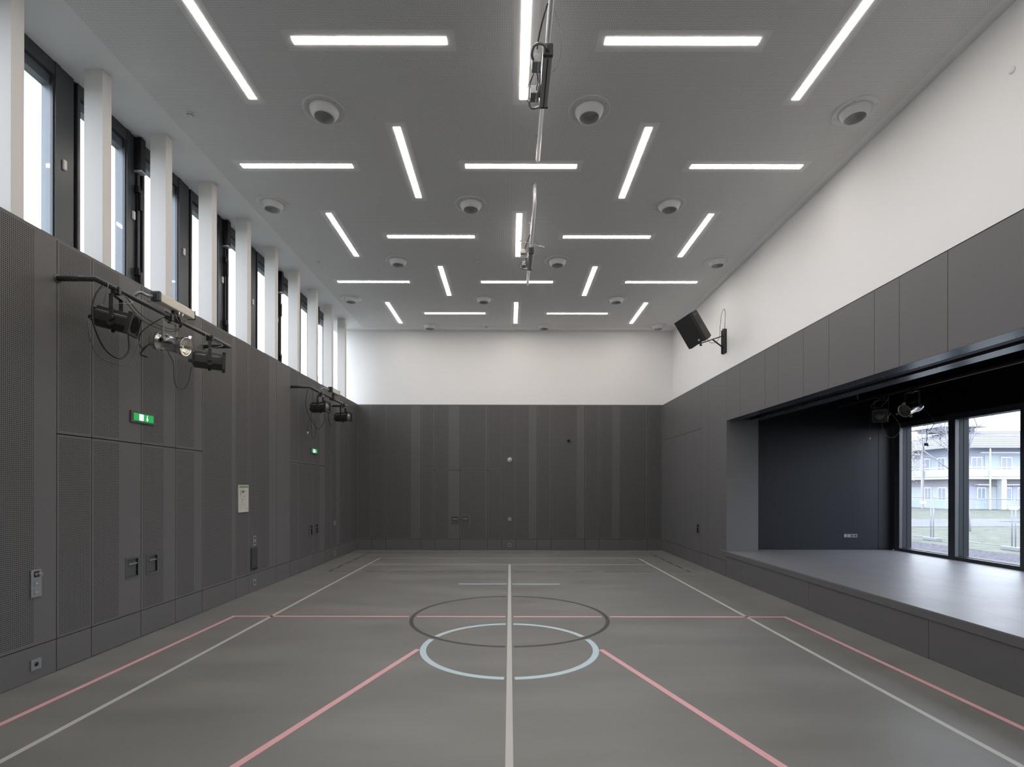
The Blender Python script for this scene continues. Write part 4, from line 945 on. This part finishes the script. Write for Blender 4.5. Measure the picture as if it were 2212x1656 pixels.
mb = MB(); c = Vector((FX+4.4, FY+6, zr+2.35)); mb.rings([[c+Vector((sx*2.1*q, sy*2.1*q, zz)) for sx, sy in ((-1,-1),(1,-1),(1,1),(-1,1))] for q, zz in ((.9,0),(.9,.35),(1.35,.4),(.1,1.3))], 0, False); mb.build('roof_lantern', M['roof'], bd)
# distant trees / haze-pale second building left of it
b2 = thing('distant_building', 'long haze-pale building end beyond the left of the far facade', 'building', (30, 88, GZ))
bpart('wall', 'facade', [(20, 66, 88, 100, GZ, 10.5)], b2); bpart('roof', 'roof', [(19, 67, 86.5, 101, 10.5, 10.9)], b2); bpart('window_band', 'facade3', [(20, 66, 87.9, 88, 6.8, 8.4), (20,66,87.9,88,2.5,4.4)], b2)
# construction fence
FXX = 18.1
for i, (ya, yb) in enumerate(((21.95,25.45),(18.4,21.88),(14.9,18.33),(25.5,29.0))):
    t = thing('site_fence', ('second','third','nearest','farthest')[i]+' galvanised mesh site fence panel on the lawn' if i != 1 else 'galvanised mesh site fence panel on the lawn, left half of the right pane', 'fence', (FXX, ya, GZ), 'site fence panels on the lawn')
    t['label'] = ('mesh site fence panel seen through the left stage pane', 'mesh site fence panel seen through the right stage pane', 'mesh site fence panel hidden right of the right pane', 'mesh site fence panel left of the left stage pane')[i]
    mb = MB()
    for y in (ya+.03, yb-.03): mb.cyl((FXX,y,GZ), (FXX,y,GZ+1.85), .022, 10)
    mb.cyl((FXX,ya,GZ+1.83), (FXX,yb,GZ+1.83), .016, 8); mb.cyl((FXX,ya,GZ+.12), (FXX,yb,GZ+.12), .016, 8); mb.build('frame', M['fence'], t)
    mb = MB(); y = ya+.1
    while y < yb: mb.box(FXX-.002, FXX+.002, y-.0015, y+.0015, GZ+.12, GZ+1.83); y += .10
    z = GZ+.35
    while z < GZ+1.8: mb.box(FXX-.002, FXX+.002, ya, yb, z-.002, z+.002); z += .25
    mb.build('mesh', M['fence'], t)
for i, y in enumerate((21.91, 18.37)):
    mb = MB(); mb.box(FXX-.13, FXX+.13, y-.36, y+.36, GZ, GZ+.13); tag(mb.build('concrete_block', M['concrete'], None, (FXX,y,GZ), bevel=.02), 'dark concrete fence foot at the %s fence joint' % ('left', 'right')[i], 'fence foot', 'concrete fence feet')
for i, (y, z) in enumerate(((22.35, 1.42), (18.35, 1.32))):
    t = thing('notice_board', 'small pale sign on the %s fence panel' % ('left', 'right')[i], 'sign', (FXX-.03, y, z), 'small signs on the fence')
    mb = MB(); mb.box(FXX-.034, FXX-.028, y-.17, y+.17, z-.06, z+.06); mb.build('board', M['signw'], t)
# trees
def tree(loc, h, label, seed, leaves=0, trunk=.085, group='bare trees outside'):
    rnd = random.Random(seed); t = thing('bare_tree', label, 'tree', tuple(loc), group); mb = MB(); tips = []
    def grow(p, d, L, r, lev):
        n = 4 if lev < 2 else 3; pts = [p]; q = p.copy(); dd_ = d.copy()
        for i in range(n):
            dd_ = (dd_+Vector((rnd.uniform(-1,1), rnd.uniform(-1,1), rnd.uniform(-.2,.6)))*.13).normalized(); q = q+dd_*L/n; pts.append(q.copy())
        mb.tube(pts, r, 7 if lev == 0 else (5 if lev < 3 else 3), 0, .6)
        if lev >= 5: tips.extend(pts); return
        for k in range(rnd.choice((3,4)) if lev < 3 else 3):
            i = rnd.randint(1 if lev else 2, n); b = pts[i]; a_ = rnd.uniform(0, 6.28); sp_ = rnd.uniform(.45, .95)
            o = dd_.orthogonal().normalized(); w_ = dd_.cross(o); nd = (dd_*math.cos(sp_)+(o*math.cos(a_)+w_*math.sin(a_))*math.sin(sp_)+Vector((0,0,.15))).normalized()
            grow(b, nd, L*rnd.uniform(.58,.8), max(r*.52, .007), lev+1)
    grow(Vector(loc), Vector((0,0,1)), h*.5, trunk, 0)
    mb.build('branches', M['bark'], t)
    if leaves:
        mb = MB()
        for k in range(leaves):
            p = rnd.choice(tips)+Vector((rnd.gauss(0,.25), rnd.gauss(0,.25), rnd.gauss(0,.2))); a = Vector((rnd.uniform(-1,1), rnd.uniform(-1,1), rnd.uniform(-1,1))).normalized()*.038; b = a.orthogonal().normalized()*.03
            mb.face([p-a-b, p+a-b, p+a+b, p-a+b])
        mb.build('dry_leaves', M['leaf'], t)
    return t
tree((24.0,26.7,GZ), 7.5, 'bare pale tree behind the mullion between the stage panes', 3)
tree((26.2,35.5,GZ), 6.0, 'small tree with a few dry beige leaves at the left edge of the left pane', 5, 2600, .07)
tree((36,34.5,GZ), 7.0, 'thin bare tree further out behind the right pane', 11, 0, .06)

# ------------------------------------------------------------------ light
wd = bpy.data.worlds.new('overcast_sky'); S.world = wd; wd.use_nodes = True
bg = wd.node_tree.nodes['Background']; bg.inputs[0].default_value = (.83,.90,1.0,1); bg.inputs[1].default_value = 3.3

# ------------------------------------------------------------------ camera
cd = bpy.data.cameras.new('camera'); co = bpy.data.objects.new('camera', cd); COL.objects.link(co)
cd.sensor_fit = 'HORIZONTAL'; cd.sensor_width = 36; cd.lens = 36*1105/2212; cd.shift_x = 5/2212; cd.shift_y = 226.5/2212; cd.clip_end = 400; cd.clip_start = .05
co.location = (0, 0, 2); co.rotation_euler = (math.pi/2, .0016, 0); S.camera = co
co.rotation_mode = 'XYZ'
co.matrix_world = Matrix.Translation((0,0,2)) @ Matrix.Rotation(-.0016, 4, 'Y') @ Matrix.Rotation(math.pi/2, 4, 'X')
S.view_settings.view_transform = 'Standard'; S.view_settings.look = 'None'; S.view_settings.exposure = 1.05; S.view_settings.gamma = 1
for o in bpy.data.objects:
    if '_o' in o.keys(): del o['_o']
    for k_ in ('leaf0', 'leaf1'):
        if k_ in o.keys(): del o[k_]
